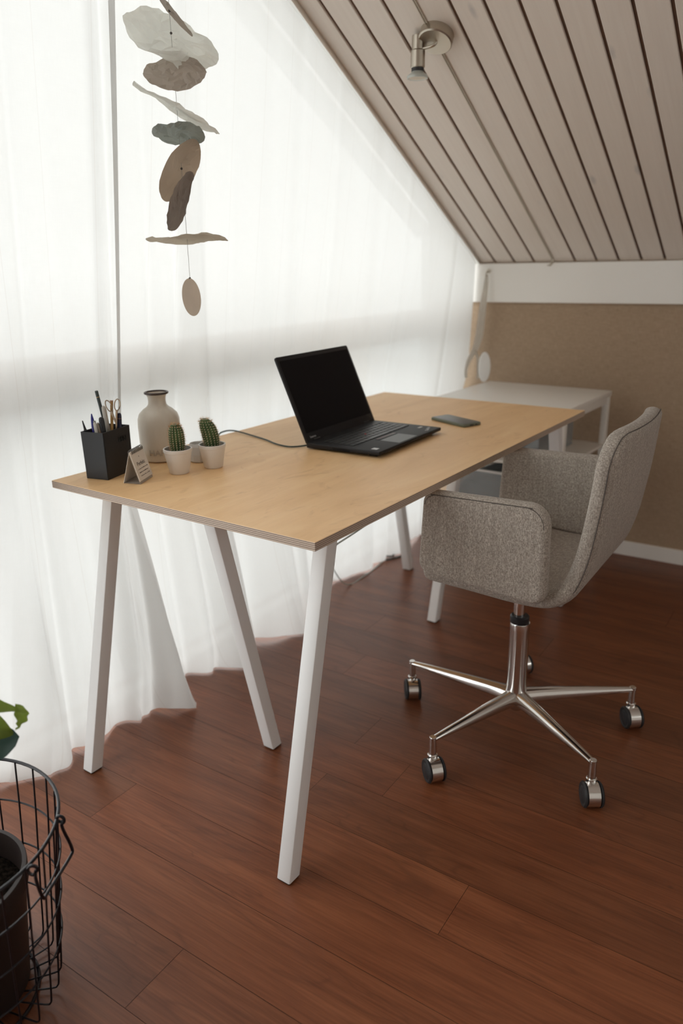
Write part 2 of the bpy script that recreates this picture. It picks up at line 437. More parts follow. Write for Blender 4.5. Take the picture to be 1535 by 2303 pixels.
# ceiling (two slopes) made of grooved boards
def slope_board(bm, x0, x1, ya, yb, th=.012, mi=0, bev=.0015):
    pa = Vector((0, ya, zc(ya))); pb = Vector((0, yb, zc(yb)))
    d = (pb - pa); L = d.length; d.normalize()
    M = frame(pa, (1, 0, 0), d)
    n = M.to_3x3() @ Vector((0, 0, 1))
    s = 1 if n.z > 0 else -1
    lo, hi = (0, th) if s > 0 else (-th, 0)
    box(bm, (x0, 0, lo), (x1, L, hi), bev, mi, seg=1, M=M)
bm = B()
G0, GW, GG = -.5814, .0848, .0098
x_first = -.745
edges = [x_first] + [G0 + GW * i for i in range(0, 40) if G0 + GW * i < XR and i != 3] + [XR]
for a, b2 in zip(edges, edges[1:]):
    a2 = a + (GG/2 if a != x_first else 0)
    slope_board(bm, a2, b2 - GG/2, YW, YR + .001)
    slope_board(bm, a2, b2 - GG/2, YB, YR - .001)
ME = bm
def slope_panel(bm, x0, x1, ya, yb, off, th, mi):
    pa = Vector((0, ya, zc(ya) + off)); pb = Vector((0, yb, zc(yb) + off)); d = pb - pa; L = d.length
    M = frame(pa, (1, 0, 0), d); n = M.to_3x3() @ Vector((0, 0, 1)); lo, hi = (0, th) if n.z > 0 else (-th, 0)
    box(bm, (x0, 0, lo), (x1, L, hi), 0, mi, M=M)
slope_panel(bm, x_first, XR + .05, YW, YR, .008, .05, 1)
slope_panel(bm, x_first, XR + .05, YB, YR, .008, .05, 1)
struct('ceiling', bm, [M_BOARD, M_GROOVE], smooth=False)
# raised soffit over the glazing recess
bm = B()
slope_panel(bm, XL - .03, x_first, YW, YR, .42, .03, 0); slope_panel(bm, XL - .03, x_first, YB, YR, .42, .03, 0)
for ya, yb in ((YW, YR), (YB, YR)):
    vs = [bm.verts.new(p) for p in ((x_first, ya, zc(ya) + .008), (x_first, yb, zc(yb) + .008), (x_first, yb, zc(yb) + .44), (x_first, ya, zc(ya) + .44))]
    bm.faces.new(vs)
struct('ceiling_soffit', bm, M_WPAINT)
# end wall (knee wall) + white board + baseboard
bm = B(); box(bm, (XL - .03, YW, 0), (XR + .05, YW + .08, ZS + .5)); struct('wall_end', bm, M_TAN)
bm = B(); box(bm, (XL, YW - .022, 1.037), (XR, YW, ZS - .002), .003); struct('trim_1', bm, M_WPAINT)
bm = B(); box(bm, (XL, YW - .004, ZS), (-.7455, YW, ZS + .42)); struct('trim_2', bm, M_WPAINT)
bm = B(); box(bm, (XL, YW - .014, 0), (XR, YW, .062), .003); struct('baseboard_end', bm, M_WPAINT)
bm = B(); box(bm, (XL - .03, YB - .08, 0), (XR + .05, YB, zc(YB) + .1)); struct('wall_back', bm, M_PLASTER)
# right gable wall
bm = B()
def gable(bm, x0, x1, up=.1):
    poly = [(YB, 0), (YW, 0), (YW, zc(YW) + up), (YR, zc(YR) + up), (YB, zc(YB) + up)]
    a = [bm.verts.new((x0, y, z)) for y, z in poly]; c = [bm.verts.new((x1, y, z)) for y, z in poly]
    bm.faces.new(a); bm.faces.new(c[::-1])
    for i in range(5): bm.faces.new((a[i], a[(i+1) % 5], c[(i+1) % 5], c[i]))
# with an unseen opening added to let in fill light (window_fill)
WFILL = (-.2, 1.3, .9, 1.55)
def quadx(bm, x, y0, y1, z0, z1): bm.faces.new([bm.verts.new(p) for p in ((x, y0, z0), (x, y1, z0), (x, y1, z1), (x, y0, z1))])
def polyx(bm, x, pts): bm.faces.new([bm.verts.new((x, *p)) for p in pts])
for x in (XR, XR + .08):
    polyx(bm, x, [(YB, 0), (WFILL[0], 0), (WFILL[0], zc(WFILL[0]) + .1), (YR, zc(YR) + .1), (YB, zc(YB) + .1)])
    polyx(bm, x, [(WFILL[1], 0), (YW, 0), (YW, zc(YW) + .1), (WFILL[1], zc(WFILL[1]) + .1)])
    quadx(bm, x, WFILL[0], WFILL[1], 0, WFILL[2])
    polyx(bm, x, [(WFILL[0], WFILL[3]), (WFILL[1], WFILL[3]), (WFILL[1], zc(WFILL[1]) + .1), (WFILL[0], zc(WFILL[0]) + .1)])
struct('wall_right', bm, M_PLASTER)
bm = B()
for y in (WFILL[0], (WFILL[0]+WFILL[1])/2 - .03, WFILL[1] - .06): box(bm, (XR + .01, y, WFILL[2]), (XR + .06, y + .06, WFILL[3]))
for z in (WFILL[2], WFILL[3] - .06): box(bm, (XR + .01, WFILL[0], z), (XR + .06, WFILL[1], z + .06))
win_fill = struct('window_fill', bm, M_WPAINT)  # added window, only there to brighten the room from the right
bm = B(); quadx(bm, XR + .035, *WFILL); p2 = put('pane', bm, M_GLASS, None, smooth=False); p2.parent = win_fill
# window wall: solid part beyond the glazing
WY0, WY1 = -2.7, 2.165
UP = .13
bm = B()
poly = [(YB, 0), (WY0, 0), (WY0, zc(WY0) + .45), (YB, zc(YB) + .45)]
for x in (XL, XL - .05):
    vs = [bm.verts.new((x, y, z)) for y, z in poly]; bm.faces.new(vs)
struct('wall_left', bm, M_WPAINT)
# window_1 : sloped glazing
XG = XL - .02
bm = B()
def wz(y): return zc(y) + UP
box(bm, (XG - .03, WY0, -.002), (XG + .02, WY1, .012)); box(bm, (XG - .03, WY0, .885), (XG + .012, WY1, 1.005))
box(bm, (XG - .03, WY0, 0), (XG + .02, WY0 + .06, wz(WY0))); box(bm, (XG - .03, WY1 - .012, 0), (XG + .01, WY1, wz(WY1)))
pa = Vector((XG - .03, WY1, wz(WY1))); pb = Vector((XG - .03, YR, wz(YR))); pc_ = Vector((XG - .03, WY0, wz(WY0)))
beam(bm, pa, pb, .05, .05, (1, 0, 0)); beam(bm, pb, pc_, .05, .05, (1, 0, 0))
win = struct('window_1', bm, M_WFRAME)
bm = B(); bm.faces.new([bm.verts.new(p) for p in ((XG, WY0, 0), (XG, WY1, 0), (XG, WY1, wz(WY1)), (XG, YR, wz(YR)), (XG, WY0, wz(WY0)))])
pane = put('pane', bm, M_GLASS, None, smooth=False); pane.parent = win; 
# outside
bm = B(); box(bm, (-9, -9, -.25), (XL - .10, 9, -.12)); struct('patio', bm, M_PATIO, label='pale paved terrace outside the window')

# curtain rail along the slope
bm = B()
ra = Vector((-.648, YW - .015, zc(YW - .015) - .010)); rb = Vector((-.648, YR + .1, zc(YR + .1) - .010))
beam(bm, ra, rb, .013, .017, (1, 0, 0), .002)
tag(put('curtain_rail', bm, simple('satin_aluminium', (.92, .92, .90), .28, 1)), 'thin white curtain rail running up the sloping ceiling edge', 'curtain rail')

# ------------------------------------------------------------------ curtains
def sm(t): t = max(0, min(1, t)); return t*t*(3-2*t)
def interp(pts, t):
    """catmull through list of (param, x, y)"""
    if t <= pts[0][0]: return pts[0][1:]
    for (a, b2) in zip(pts, pts[1:]):
        if t <= b2[0]:
            k = (t - a[0]) / (b2[0] - a[0]); k = k*k*(3-2*k)*.55 + k*.45
            return tuple(a[i] + (b2[i]-a[i])*k for i in (1, 2))
    return pts[-1][1:]
def edge_x(y):   # curtain must stay left of the table edge
    return -.767 + .0323 * y - .012
def curtain(name, hem, mid, top, label, seed, thin=False, folds=(), nu=260, nv=120, hemz=None, xoff=0):
    bm = B(); uvl = bm.loops.layers.uv.new('UVMap')
    rnd = random.Random(seed); grid = []; arcs = []
    for j in range(nv + 1):
        row = []; s = j / nv
        for i in range(nu + 1):
            u = i / nu
            hx, hy = interp(hem, u); mx_, my = interp(mid, u); tx_, ty = interp(top, u)
            zt = zc(ty) - .012
            h0 = (hemz(u) if hemz else 0) + .004
            z = h0 + (zt - h0) * (s ** 1.15)
            if z < .74:
                k = z / .74; kk = k ** 1.3
                x = hx + (mx_ - hx) * kk; y = hy + (my - hy) * (k ** .5)
            else:
                k = (z - .74) / max(.01, zt - .74); kk = k
                kx = 1 - (1-k)**1.25
                x = mx_ + (tx_ - mx_) * kx; y = my + (ty - my) * kk
            k = z / max(zt, .1)
            amp = (1 - .82 * sm(k * 1.05)) 
            for (fy0, fy1, am, wd, lo) in folds:   # y at floor, y at top, amplitude, width, min share
                fy = fy0 + (fy1 - fy0) * min(1, z / 1.6)
                d = (y - fy) / wd
                x += am * math.exp(-d*d) * max(lo, amp)
            nn = noise.noise(Vector((y * 2.5 + seed, z * .5, seed * 1.7)))
            n2 = noise.noise(Vector((y * 9 + seed, z * .8 + y, seed * 2.7)))
            n3 = noise.noise(Vector((y * 22, z * 9, seed)))
            x += (nn * .030 + n2 * .020 * (1.15 - sm(z / 1.3))) * (.25 + .75 * amp) + n3 * .006 * max(0, 1 - z / .5)
            x += xoff
            if .70 < z < .80: pass
            lim = edge_x(y) 
            if z > .66 and z < .86 and -.03 < y < 1.5:
                x = min(x, lim - .002 - .004 * abs(z - .74) / .1)
            x = max(x, XL + .022)
            row.append(bm.verts.new((x, y, max(z, .003))))
        grid.append(row)
    arc = [0]
    for i in range(nu):
        arc.append(arc[-1] + (grid[nv//3][i+1].co - grid[nv//3][i].co).length)
    for j in range(nv):
        for i in range(nu):
            f = bm.faces.new((grid[j][i], grid[j][i+1], grid[j+1][i+1], grid[j+1][i]))
            for l, (ii, jj) in zip(f.loops, ((i, j), (i+1, j), (i+1, j+1), (i, j+1))):
                l[uvl].uv = (arc[ii], grid[jj][ii].co.z)
    o = put(name, bm, M_CURT, smooth=True, auto=180)
    return tag(o, label, 'curtain', 'white curtains at the gable window')
# right, long panel
hemR = [(0, -.86, .325), (.05, -.84, .38), (.10, -.82, .445), (.17, -.73, .59), (.215, -.80, .70), (.30, -.68, .865), (.36, -.74, 1.0), (.46, -.857, 1.30), (.62, -.80, 1.52), (.72, -.766, 1.69), (.85, -.80, 1.95), (1, -.82, 2.12)]
midR = [(0, -.796, .254), (.1, -.82, .40), (.3, -.80, .78), (.5, -.80, 1.2), (.75, -.79, 1.62), (.9, -.72, 1.95), (1, -.675, 2.135)]
topR = [(0, -.663, .284), (.1, -.655, .42), (.3, -.655, .80), (.5, -.655, 1.2), (.75, -.655, 1.66), (.9, -.655, 1.98), (1, -.655, 2.135)]
curtain('curtain', hemR, midR, topR, 'longest white sheer curtain, behind the laptop, reaching the tan wall', 3,
        folds=[(.60, .50, .06, .03, .05), (.45, .36, -.03, .02, .1), (.52, .46, -.03, .018, .1), (.98, .92, .03, .022, .1), (1.18, 1.12, -.025, .02, .05), (1.45, 1.36, .03, .03, .1), (1.62, 1.55, -.02, .02, .2), (.87, .80, .025, .03, .05), (.72, .66, -.02, .03, 0), (1.30, 1.2, .02, .05, 0), (1.95, 1.93, .015, .012, .6), (1.10, 1.05, -.02, .06, 0)],
        hemz=lambda u: .012 * max(0, math.sin(u * 34)) )
# left panel
hemL = [(0, -.90, -.27), (.12, -.857, -.177), (.22, -.775, -.10), (.42, -.80, .05), (.60, -.795, .22), (.72, -.76, .26), (.92, -.685, .325), (1, -.705, .345)]
midL = [(0, -.80, -.13), (.2, -.80, -.04), (.5, -.81, .09), (.75, -.80, .19), (.92, -.775, .250), (1, -.783, .264)]
topL = [(0, -.66, -.25), (.2, -.66, -.10), (.5, -.66, .09), (.75, -.66, .23), (.92, -.655, .29), (1, -.655, .297)]
curtain('curtain', hemL, midL, topL, 'white sheer curtain behind the black pen holder, its hem piled by the near table leg', 8,
        folds=[(.245, .262, -.028, .016, .75), (.19, .225, .02, .012, .5), (.0, .02, -.02, .015, .1), (.05, -.04, .02, .04, .1), (-.05, -.12, .03, .03, .2), (.15, .10, -.012, .03, .2)], nu=200,
        hemz=lambda u: .010 * max(0, math.sin(u * 17 + 1)), xoff=.004)
hemF = [(0, -.80, -1.05), (.3, -.86, -.85), (.6, -.78, -.72), (1, -.84, -.56)]
midF = [(0, -.80, -1.05), (.5, -.84, -.8), (1, -.80, -.55)]
topF = [(0, -.66, -1.15), (.5, -.66, -.8), (1, -.66, -.42)]
0 and curtain('curtain', hemF, midF, topF, 'white sheer curtain left of the wire plant basket, beyond the photo edge', 5, nu=90, folds=[(-.8, -.8, .03, .04, .1)])

# ------------------------------------------------------------------ desk
KX = .03235; TW, TL = .767, 1.447
desk = thing('desk', 'large birch plywood desk on white square-tube trestle legs', 'desk', (0, 0, 0), -KX)
bm = B(); box(bm, (-TW, 0, .7225), (0, TL, .740), .0006, seg=1)
for f in bm.faces: f.material_index = 0 if abs(f.normal.z) > .7 else 1
put('tabletop', bm, [M_PLY, M_EDGE], desk, smooth=False, world=False)
def leg(foot, top):
    bm = B(); s = .034
    beam(bm, foot, top, s, s, (1, 0, 0), .003)
    # cut level at floor and under top
    for zcut, nz in ((.004, -1), (.7215, 1)):
        bmesh.ops.bisect_plane(bm, geom=bm.verts[:] + bm.edges[:] + bm.faces[:], plane_co=(0, 0, zcut), plane_no=(0, 0, nz), clear_outer=True)
        es = [e for e in bm.edges if e.is_boundary]
        if es: bmesh.ops.contextual_create(bm, geom=es)
    l = put('leg', bm, M_LEG, desk, world=False, auto=30)
    bm = B(); x, y = foot[0], foot[1]
    d = Vector(top) - Vector(foot); o = d * ((.002) / d.z)
    box(bm, (x - .0150, y - .0150 , 0), (x + .0150, y + .0155, .0045), .0015)
    p = put('foot_pad', bm, M_PAD, l, world=False)
def ext(foot, top, e=.05):
    f = Vector(foot); t = Vector(top); d = (t - f).normalized()
    return tuple(f - d*e), tuple(t + d*e)
def mk(foot, top):
    global desk
    bm = B(); f, t = ext(foot, top)
    beam(bm, f, t, .034, .034, (1, 0, 0), .003)
    for zcut, nz in ((.004, -1), (.7215, 1)):
        bmesh.ops.bisect_plane(bm, geom=bm.verts[:] + bm.edges[:] + bm.faces[:], plane_co=(0, 0, zcut), plane_no=(0, 0, nz), clear_outer=True)
        es = [e for e in bm.edges if e.is_boundary]
        if es: bmesh.ops.holes_fill(bm, edges=es)
    l = put('leg', bm, M_LEG, desk, world=False, auto=30)
    bm = B(); x, y = foot[0], foot[1]
    box(bm, (x - .0150, y - .0155, 0), (x + .0150, y + .0155, .0048), .001)
    put('foot_pad', bm, M_PAD, l, world=False, label='black rubber pad')
for ys, yt, yi in ((-.042, .124, .289), (1.530, 1.357, 1.166)):
    mk((-.702, ys, 0), (-.702, yt, .72)); mk((-.065, ys, 0), (-.065, yt, .72)); mk((-.386, yi, 0), (-.386, yt, .72))
    bm = B(); box(bm, (-.72, yt - .02, .694), (-.047, yt + .02, .7222), .003); put('trestle_beam', bm, M_LEG, desk, world=False)

# ------------------------------------------------------------------ office chair
CX, CY = .135, .706
ch = thing('office_chair', 'beige-grey tweed swivel armchair on a chrome five-star base', 'chair', (CX, CY, 0))
# seat and back as one L-shaped upholstered strip each
path = smoothpts([(-.045, 0, .500), (.08, 0, .495), (.19, 0, .490), (.262, 0, .495), (.305, 0, .524), (.330, 0, .59), (.345, 0, .67), (.357, 0, .76), (.367, 0, .878)], 8)
YC, HW = .705, .210
def strip(bm, pts, th, endr0, endr1, bow, nw=26):
    n = len(pts)
    s = [0]
    for a, b2 in zip(pts, pts[1:]): s.append(s[-1] + (b2 - a).length)
    L = s[-1]; rings = []
    for i, p in enumerate(pts):
        t = (pts[min(i+1, n-1)] - pts[max(i-1, 0)]).normalized(); nr = Vector((t.z, 0, -t.x))
        def inset(d, r):
            return r - math.sqrt(max(0, r*r - (r-d)**2)) if d < r else 0
        hw = HW - inset(s[i], endr0) - inset(L - s[i], endr1)
        e = min(s[i], L - s[i]); rr = th/2
        k = math.sqrt(max(0, 1 - (1 - e/rr)**2)) if e < rr else 1
        k = max(k, .05); hw += .0125*(1 - sm((s[i]/L - .42)/.12))
        ring = []
        M_ = nw
        for q in range(2*M_):
            # superellipse section
            a = 2*PI*q/(2*M_)
            ca, sa = math.cos(a), math.sin(a)
            ex = .16
            cx = math.copysign(abs(ca)**ex, ca); sz = math.copysign(abs(sa)**.5, sa)
            yy = hw * (math.copysign(min(1, abs(ca)**.45 ), ca)); 
            d = hw - abs(yy); edge = math.sqrt(max(0, 1 - (1 - d/rr)**2)) if d < rr else 1
            h = rr * k * edge * (1 if sa >= 0 else -1)
            bz = bow(s[i]/L, yy / HW)
            ring.append(bm.verts.new(Vector((p.x, YC + yy, p.z)) + nr * (h + bz)))
        rings.append(ring)
    m = len(rings[0])
    for a, b2 in zip(rings, rings[1:]):
        for q in range(m): bm.faces.new((a[q], a[(q+1) % m], b2[(q+1) % m], b2[q]))
    bm.faces.new(rings[0]); bm.faces.new(rings[-1])
    return s, L
def bow(t, w):
    k = sm((t - .5) / .5); return .022 * k * (1 - w*w) - .006*k
# densify ends
def dens(pts):
    s = [0]
    for a, b2 in zip(pts, pts[1:]): s.append(s[-1] + (b2 - a).length)
    L = s[-1]; ts = [.02*(.5-.5*math.cos(PI*i/8)) for i in range(9)]
    tt = [x*1.3 for x in ts] + [.03 + (L-.06)*i/50 for i in range(1, 50)]
    tt += [L - .12 + .12 * i/12 for i in range(0)]
    tt += [L - x*1.3 for x in reversed(ts)]
    tt = sorted(set(tt + [L - .11 * i/14 for i in range(15)])); out = []
    for t in tt:
        for i in range(len(s)-1):
            if t <= s[i+1] + 1e-9:
                out.append(pts[i].lerp(pts[i+1], (t - s[i])/(s[i+1]-s[i]))); break
    return out
dp = dens(path)
bm = B(); s_, L_ = strip(bm, dp, .040, .03, .085, bow)
# split into seat and backrest at the bend
seat_back = bm
bmb = bm.copy()
bmesh.ops.bisect_plane(bm, geom=bm.verts[:] + bm.edges[:] + bm.faces[:], plane_co=(.27, 0, .50), plane_no=(.80, 0, .60), clear_outer=True)
bmesh.ops.bisect_plane(bmb, geom=bmb.verts[:] + bmb.edges[:] + bmb.faces[:], plane_co=(.27, 0, .50), plane_no=(.80, 0, .60), clear_inner=True)
put('seat', bm, M_TWEED, ch, auto=60)
back = put('backrest', bmb, M_TWEED, ch, auto=60)
# seams on the backrest (rear face edge)
def back_edge(side, face=1, ins=.006):
    pts = []; n = len(dp); s = [0]
    for a, b2 in zip(dp, dp[1:]): s.append(s[-1] + (b2 - a).length)
    L = s[-1]
    for i, p in enumerate(dp):
        if s[i] < .28 or L - s[i] < .012: continue
        t = (dp[min(i+1, n-1)] - dp[max(i-1, 0)]).normalized(); nr = Vector((t.z, 0, -t.x))
        d = L - s[i]; r = .085
        hw = HW - (r - math.sqrt(max(0, r*r - (r-d)**2)) if d < r else 0) - ins
        pts.append(Vector((p.x, YC + side*hw, p.z)) + nr * (face*(.0118) + bow(s[i]/L, side*hw/HW)))
    return pts
def top_edge():
    p = dp[-1]; q = dp[-3]; t = (p - q).normalized(); nr = Vector((t.z, 0, -t.x)); out = []
    L = .0035; r = .085; hw = HW - (r - math.sqrt(max(0, r*r - (r-L)**2)))
    for i in range(-10, 11):
        w = i/10; out.append(Vector((p.x, YC + w*hw, p.z)) + nr*(.0148 + bow(1, w*hw/HW)) - t*.0060)
    return out
e1 = back_edge(-1, ins=.0028); e2 = back_edge(1, ins=.0028)
bm = B(); tube(bm, e1 + top_edge() + e2[::-1], .0011, 6); put('seam', bm, M_SEAM, back, label='dark stitched seam')
# arms
def arm(y0, y1, outer):
    bm = B(); yc = (y0 + y1)/2; th = y1 - y0
    out = []
    raw = rrect(-.035, .272, .492, .716, [.045, .03, .035, .035], 8)
    for (x, z) in raw:
        k = (z - .492) / .224
        fx = (x + .035) / .307
        x2 = x + (.012 * k if fx < .5 else -.004 * k) 
        z2 = z + (1 - k) * (.022 * (1 - fx)) + k * .006 * fx
        out.append((x2, z2))
    M = Matrix(((1, 0, 0, 0), (0, 0, -1, yc), (0, 1, 0, 0), (0, 0, 0, 1)))
    slab(bm, out, th, .015, M, seg=6)
    a = put('armrest', bm, M_TWEED, ch, auto=60)
    bm = B()
    c = Vector((.12, .61)); yy = (y0 - .0002) if outer < 0 else (y1 + .0002)
    pts = []
    for (x, z) in out:
        if z > .60:
            v = (Vector((x, z)) - c); v = v * (1 - .0095 / v.length); q = c + v
            pts.append(Vector((q.x, yy - outer * .0022 , q.y)))
    pts = [p for p in pts if p.x < 5]
    tube(bm, smoothpts(pts, 3), .0011, 6); put('seam', bm, M_SEAM, a, label='dark stitched seam')
arm(.449, .487, -1); arm(.925, .962, 1)
bm = B(); box(bm, (CX - .10, CY - .07, .440), (CX + .08, CY + .07, .473), .008); cyl(bm, (CX, CY, .40), (CX, CY, .445), .022, .03)
put('seat_mechanism', bm, M_BLACKP, ch)
bm = B(); cyl(bm, (CX - .006, CY, .33), (CX - .006, CY, .44), .0145, n=32); put('piston', bm, M_CHROME, ch)
bm = B(); lathe(bm, [(0, 0), (.0225, 0), (.0245, .003), (.0245, .018), (.021, .022), (0, .022)], 32, Matrix.Translation((CX - .004, CY, .318))); put('collar', bm, M_BLACKP, ch)
bm = B(); lathe(bm, [(0, 0), (.022, 0), (.030, .012), (.0275, .03), (.0255, .05), (.0248, .21), (.0255, .226), (.0245, .230), (0, .230)], 40, Matrix.Translation((CX - .002, CY, .090)))
lathe(bm, [(0, 0), (.016, 0), (.018, .004), (.018, .03), (0, .03)], 24, Matrix.Translation((CX, CY, .066)))
put('column', bm, M_CHROME, ch)
for k in range(5):
    a = math.radians(180 + 72*k); d = Vector((math.cos(a), math.sin(a), 0)); s = Vector((-d.y, d.x, 0)); c0 = Vector((CX, CY, 0))
    bm = B(); R = .318
    secs = []
    for i in range(15):
        t = i/14; r = .008 + (R - .008)*t
        w = .021*(1-t) + .0085*t; ztop = .126 - .004*t - .008*t*t; zb = .090 + (.106 - .090)*t**.9
        if t < .2: w += .004*(1-t/.2)**2
        ring = []
        for (px, pz) in ((-1, .15), (-.92, .6), (-.55, .93), (0, 1), (.55, .93), (.92, .6), (1, .15), (.9, 0), (-.9, 0)):
            ring.append(bm.verts.new(c0 + d*r + s*(w*px) + Vector((0, 0, zb + (ztop - zb)*pz))))
        secs.append(ring)
    for A, Bq in zip(secs, secs[1:]):
        for q in range(9): bm.faces.new((A[q], A[(q+1) % 9], Bq[(q+1) % 9], Bq[q]))
    bm.faces.new(secs[0]); bm.faces.new(secs[-1])
    P = c0 + d*(R - .004)
    lg = put('leg', bm, M_CHROME, ch, auto=50)
    bm = B(); cyl(bm, P + Vector((0, 0, .064)), P + Vector((0, 0, .1155)), .0095, .0085, n=24, bev=.001)
    put('stem', bm, M_CHROME, lg)
    # caster, trailing axis direction per caster
    ca = math.radians([36, 48, 32, 38, 50][k]) 
    wd = Vector((math.cos(ca), math.sin(ca), 0))   # axle direction
    tr_ = Vector((-wd.y, wd.x, 0))
    cc = P + tr_ * -.012 + Vector((0, 0, .030))
    bm = B()
    cyl(bm, cc - wd*.0165, cc + wd*.0165, .0288, n=40, bev=.003)
    cyl(bm, P + Vector((0, 0, .050)), P + Vector((0, 0, .068)), .0125, n=24, bev=.002)
    cs = put('caster', bm, M_CHROME, ch, auto=40)
    for sg in (-1, 1):
        bm = B()
        M, L = axis(cc + wd*sg*.0163, cc + wd*sg*.0225)
        lathe(bm, [(0, 0), (.0300, 0), (.0300, .0025), (.027, .0058), (.020, .0045), (.018, .0058), (0, .0062)], 36, M)
        put('wheel', bm, M_WHEEL, cs, label='black rubber wheel')

# ------------------------------------------------------------------ laptop
lt = thing('laptop', 'open black laptop with dark screen on the plywood desk', 'laptop', (-.319, .742, .740))
LX0, LX1, LY0, LY1 = -.432, -.206, .570, .914   # hinge x, front x
bm = B()
zf = .0005
box(bm, (LX0, LY0, .7425), (LX1, LY1, .7575), .003, seg=3)
for v in bm.verts:      # wedge: thinner at the front
    if v.co.z < .75: v.co.z += .005 * (v.co.x - LX0)/(LX1 - LX0)
for px in (LX0 + .02, LX1 - .03):
    for py in (LY0 + .03, LY1 - .03): box(bm, (px - .012, py - .012, .7402), (px + .012, py + .012, .748), .001)
put('base', bm, M_LAPTOP, lt)
bm = B(); ZK = .7576
rows = [(14, 0), (14, .25), (13, .5), (12, .8), (9, 0)]
kx0 = LX0 + .038; kh = .0172
y0k, y1k = LY0 + .022, LY1 - .022
for r in range(6):
    n = [16, 14, 14, 13, 12, 9][r]; x = kx0 + (r - .35)*kh if r else kx0
    hh = kh if r else kh*.55
    ws = [1]*n
    if r in (1,): ws[-1] = 1.6
    if r == 2: ws[0] = 1.5
    if r == 3: ws[0] = 1.7; ws[-1] = 1.9
    if r == 4: ws[0] = 2.2; ws[-1] = 2.2
    if r == 5: ws = [1, 1, 1, 1, 5, 1, 1, 1, 1.9]
    tot = sum(ws); yy = y0k
    for w in ws:
        wl = (y1k - y0k)*w/tot
        box(bm, (x + .001, yy + .001, ZK - .0005), (x + hh - .0012, yy + wl - .0012, ZK + .0018), .0006, seg=1)
        yy += wl
put('keyboard', bm, M_KEY, lt)
bm = B(); ym = (LY0 + LY1)/2 - .008; cyl(bm, (kx0 + 3.0*kh, ym - .01, ZK), (kx0 + 3.0*kh, ym - .01, ZK + .0035), .003, n=12)
put('pointing_stick', bm, M_RED, lt, label='small red pointing stick'); bm = B(); box(bm, (LX0 + .148, ym - .048, ZK - .0003), (LX0 + .1487, ym + .048, ZK + .0013)); put('button_stripe', bm, M_RED, lt, label='thin red stripe')
bm = B(); box(bm, (LX0 + .160, ym - .05, ZK - .0004), (LX1 - .008, ym + .05, ZK + .0002)); put('trackpad', bm, M_PADL, lt)
bm = B(); box(bm, (LX0 + .143, ym - .048, ZK - .0004), (LX0 + .156, ym + .048, ZK + .001), .0005); put('trackpad_buttons', bm, M_KEY, lt)
bm = B(); box(bm, (LX1 - .036, LY0 + .018, ZK), (LX1 - .020, LY0 + .034, ZK + .0003)); put('sticker', bm, M_SILVER, lt, label='small silver square sticker')
bm = B(); box(bm, (LX1 - .056, LY1 - .040, ZK), (LX1 - .048, LY1 - .020, ZK + .0003)); put('sticker', bm, M_GREYPOT, lt, label='pale narrow sticker')
text('logo', 'ThinkPad', .013, frame((LX1 - .010, LY1 - .062, ZK + .0002), (-.35, .94, 0), (-.94, -.35, 0)), M_SILVER, lt)
bm = B(); 
for i in range(12): box(bm, (LX0 + .085 + i*.0045, LY0 - .0004, .7470), (LX0 + .087 + i*.0045, LY0 + .001, .7535))
put('side_vent', bm, M_SCREEN, lt)
# lid
th = math.atan2(.527 - .432, .972 - .757)
up = Vector((-math.sin(th), 0, math.cos(th))); H = .236
Ml = frame((LX0 + .001, LY0, .7575), (0, 1, 0), up)
bm = B(); W = LY1 - LY0
slab(bm, rrect(0, W, -.006, H, .006, 4), .0075, .0015, Ml, seg=2)
lid = put('lid', bm, M_LAPTOP, lt)
bm = B(); nrm = Ml.to_3x3() @ Vector((0, 0, 1)); sgn = 1 if nrm.x > 0 else -1
box(bm, (.009, .022, sgn*.0036), (W - .009, H - .012, sgn*.0042), M=Ml); put('screen', bm, M_SCREEN, lid, label='dark switched-off matte screen')
mt = frame(Ml @ Vector((0, 0, sgn*.0044)), Ml.to_3x3() @ Vector((1, 0, 0)), up)
if sgn > 0:
    text('logo', 'Lenovo', .009, Ml @ Matrix.Translation((.018, .007, .0039)), M_SILVER, lid)
else:
    text('logo', 'Lenovo', .009, Ml @ Matrix.Translation((.018, .007, -.0039)), M_SILVER, lid)
for yy in (LY0 + .045, LY1 - .045):
    bm = B(); cyl(bm, (LX0 + .001, yy - .015, .7585), (LX0 + .001, yy + .015, .7585), .0045, n=16); put('hinge', bm, M_BLACKP, lt)
# power cable on the desk
bm = B()
pts = smoothpts([(-.4305, .600, .748), (-.452, .580, .7435), (-.48, .557, .7432), (-.53, .566, .7432), (-.585, .592, .7432), (-.645, .613, .7432), (-.70, .628, .7445), (-.742, .634, .7455), (-.764, .622, .7440), (-.7705, .600, .736), (-.772, .590, .70), (-.770, .590, .6), (-.76, .60, .45)], 8)
tube(bm, pts, .0022, 8)
tag(put('power_cable', bm, M_CABLE), 'dark green-black power cable running from laptop over the desk edge', 'cable')
bm = B(); tube(bm, smoothpts([(-.78, 1.56, .004), (-.765, 1.40, .004), (-.77, 1.25, .02), (-.765, 1.10, .22), (-.50, .745, .42), (-.318, .51, .503), (-.285, .50, .525), (-.234, .52, .565), (-.19, .55, .605), (-.15, .62, .66), (-.12, .75, .7205)], 8), .0022, 8)
tag(put('hanging_cable', bm, M_GCABLE), 'thin grey-green cable looping beneath the desk top', 'cable')
bm = B(); tube(bm, smoothpts([(-.80, 1.56, .004), (-.765, 1.60, .004), (-.74, 1.66, .004), (-.73, 1.70, .004), (-.76, 1.72, .005), (-.79, 1.68, .004), (-.77, 1.62, .01), (-.80, 1.58, .02)], 8), .003, 8)
tag(put('floor_cable', bm, M_CABLE), 'short loop of dark cable on floor by the curtain hem', 'cable')

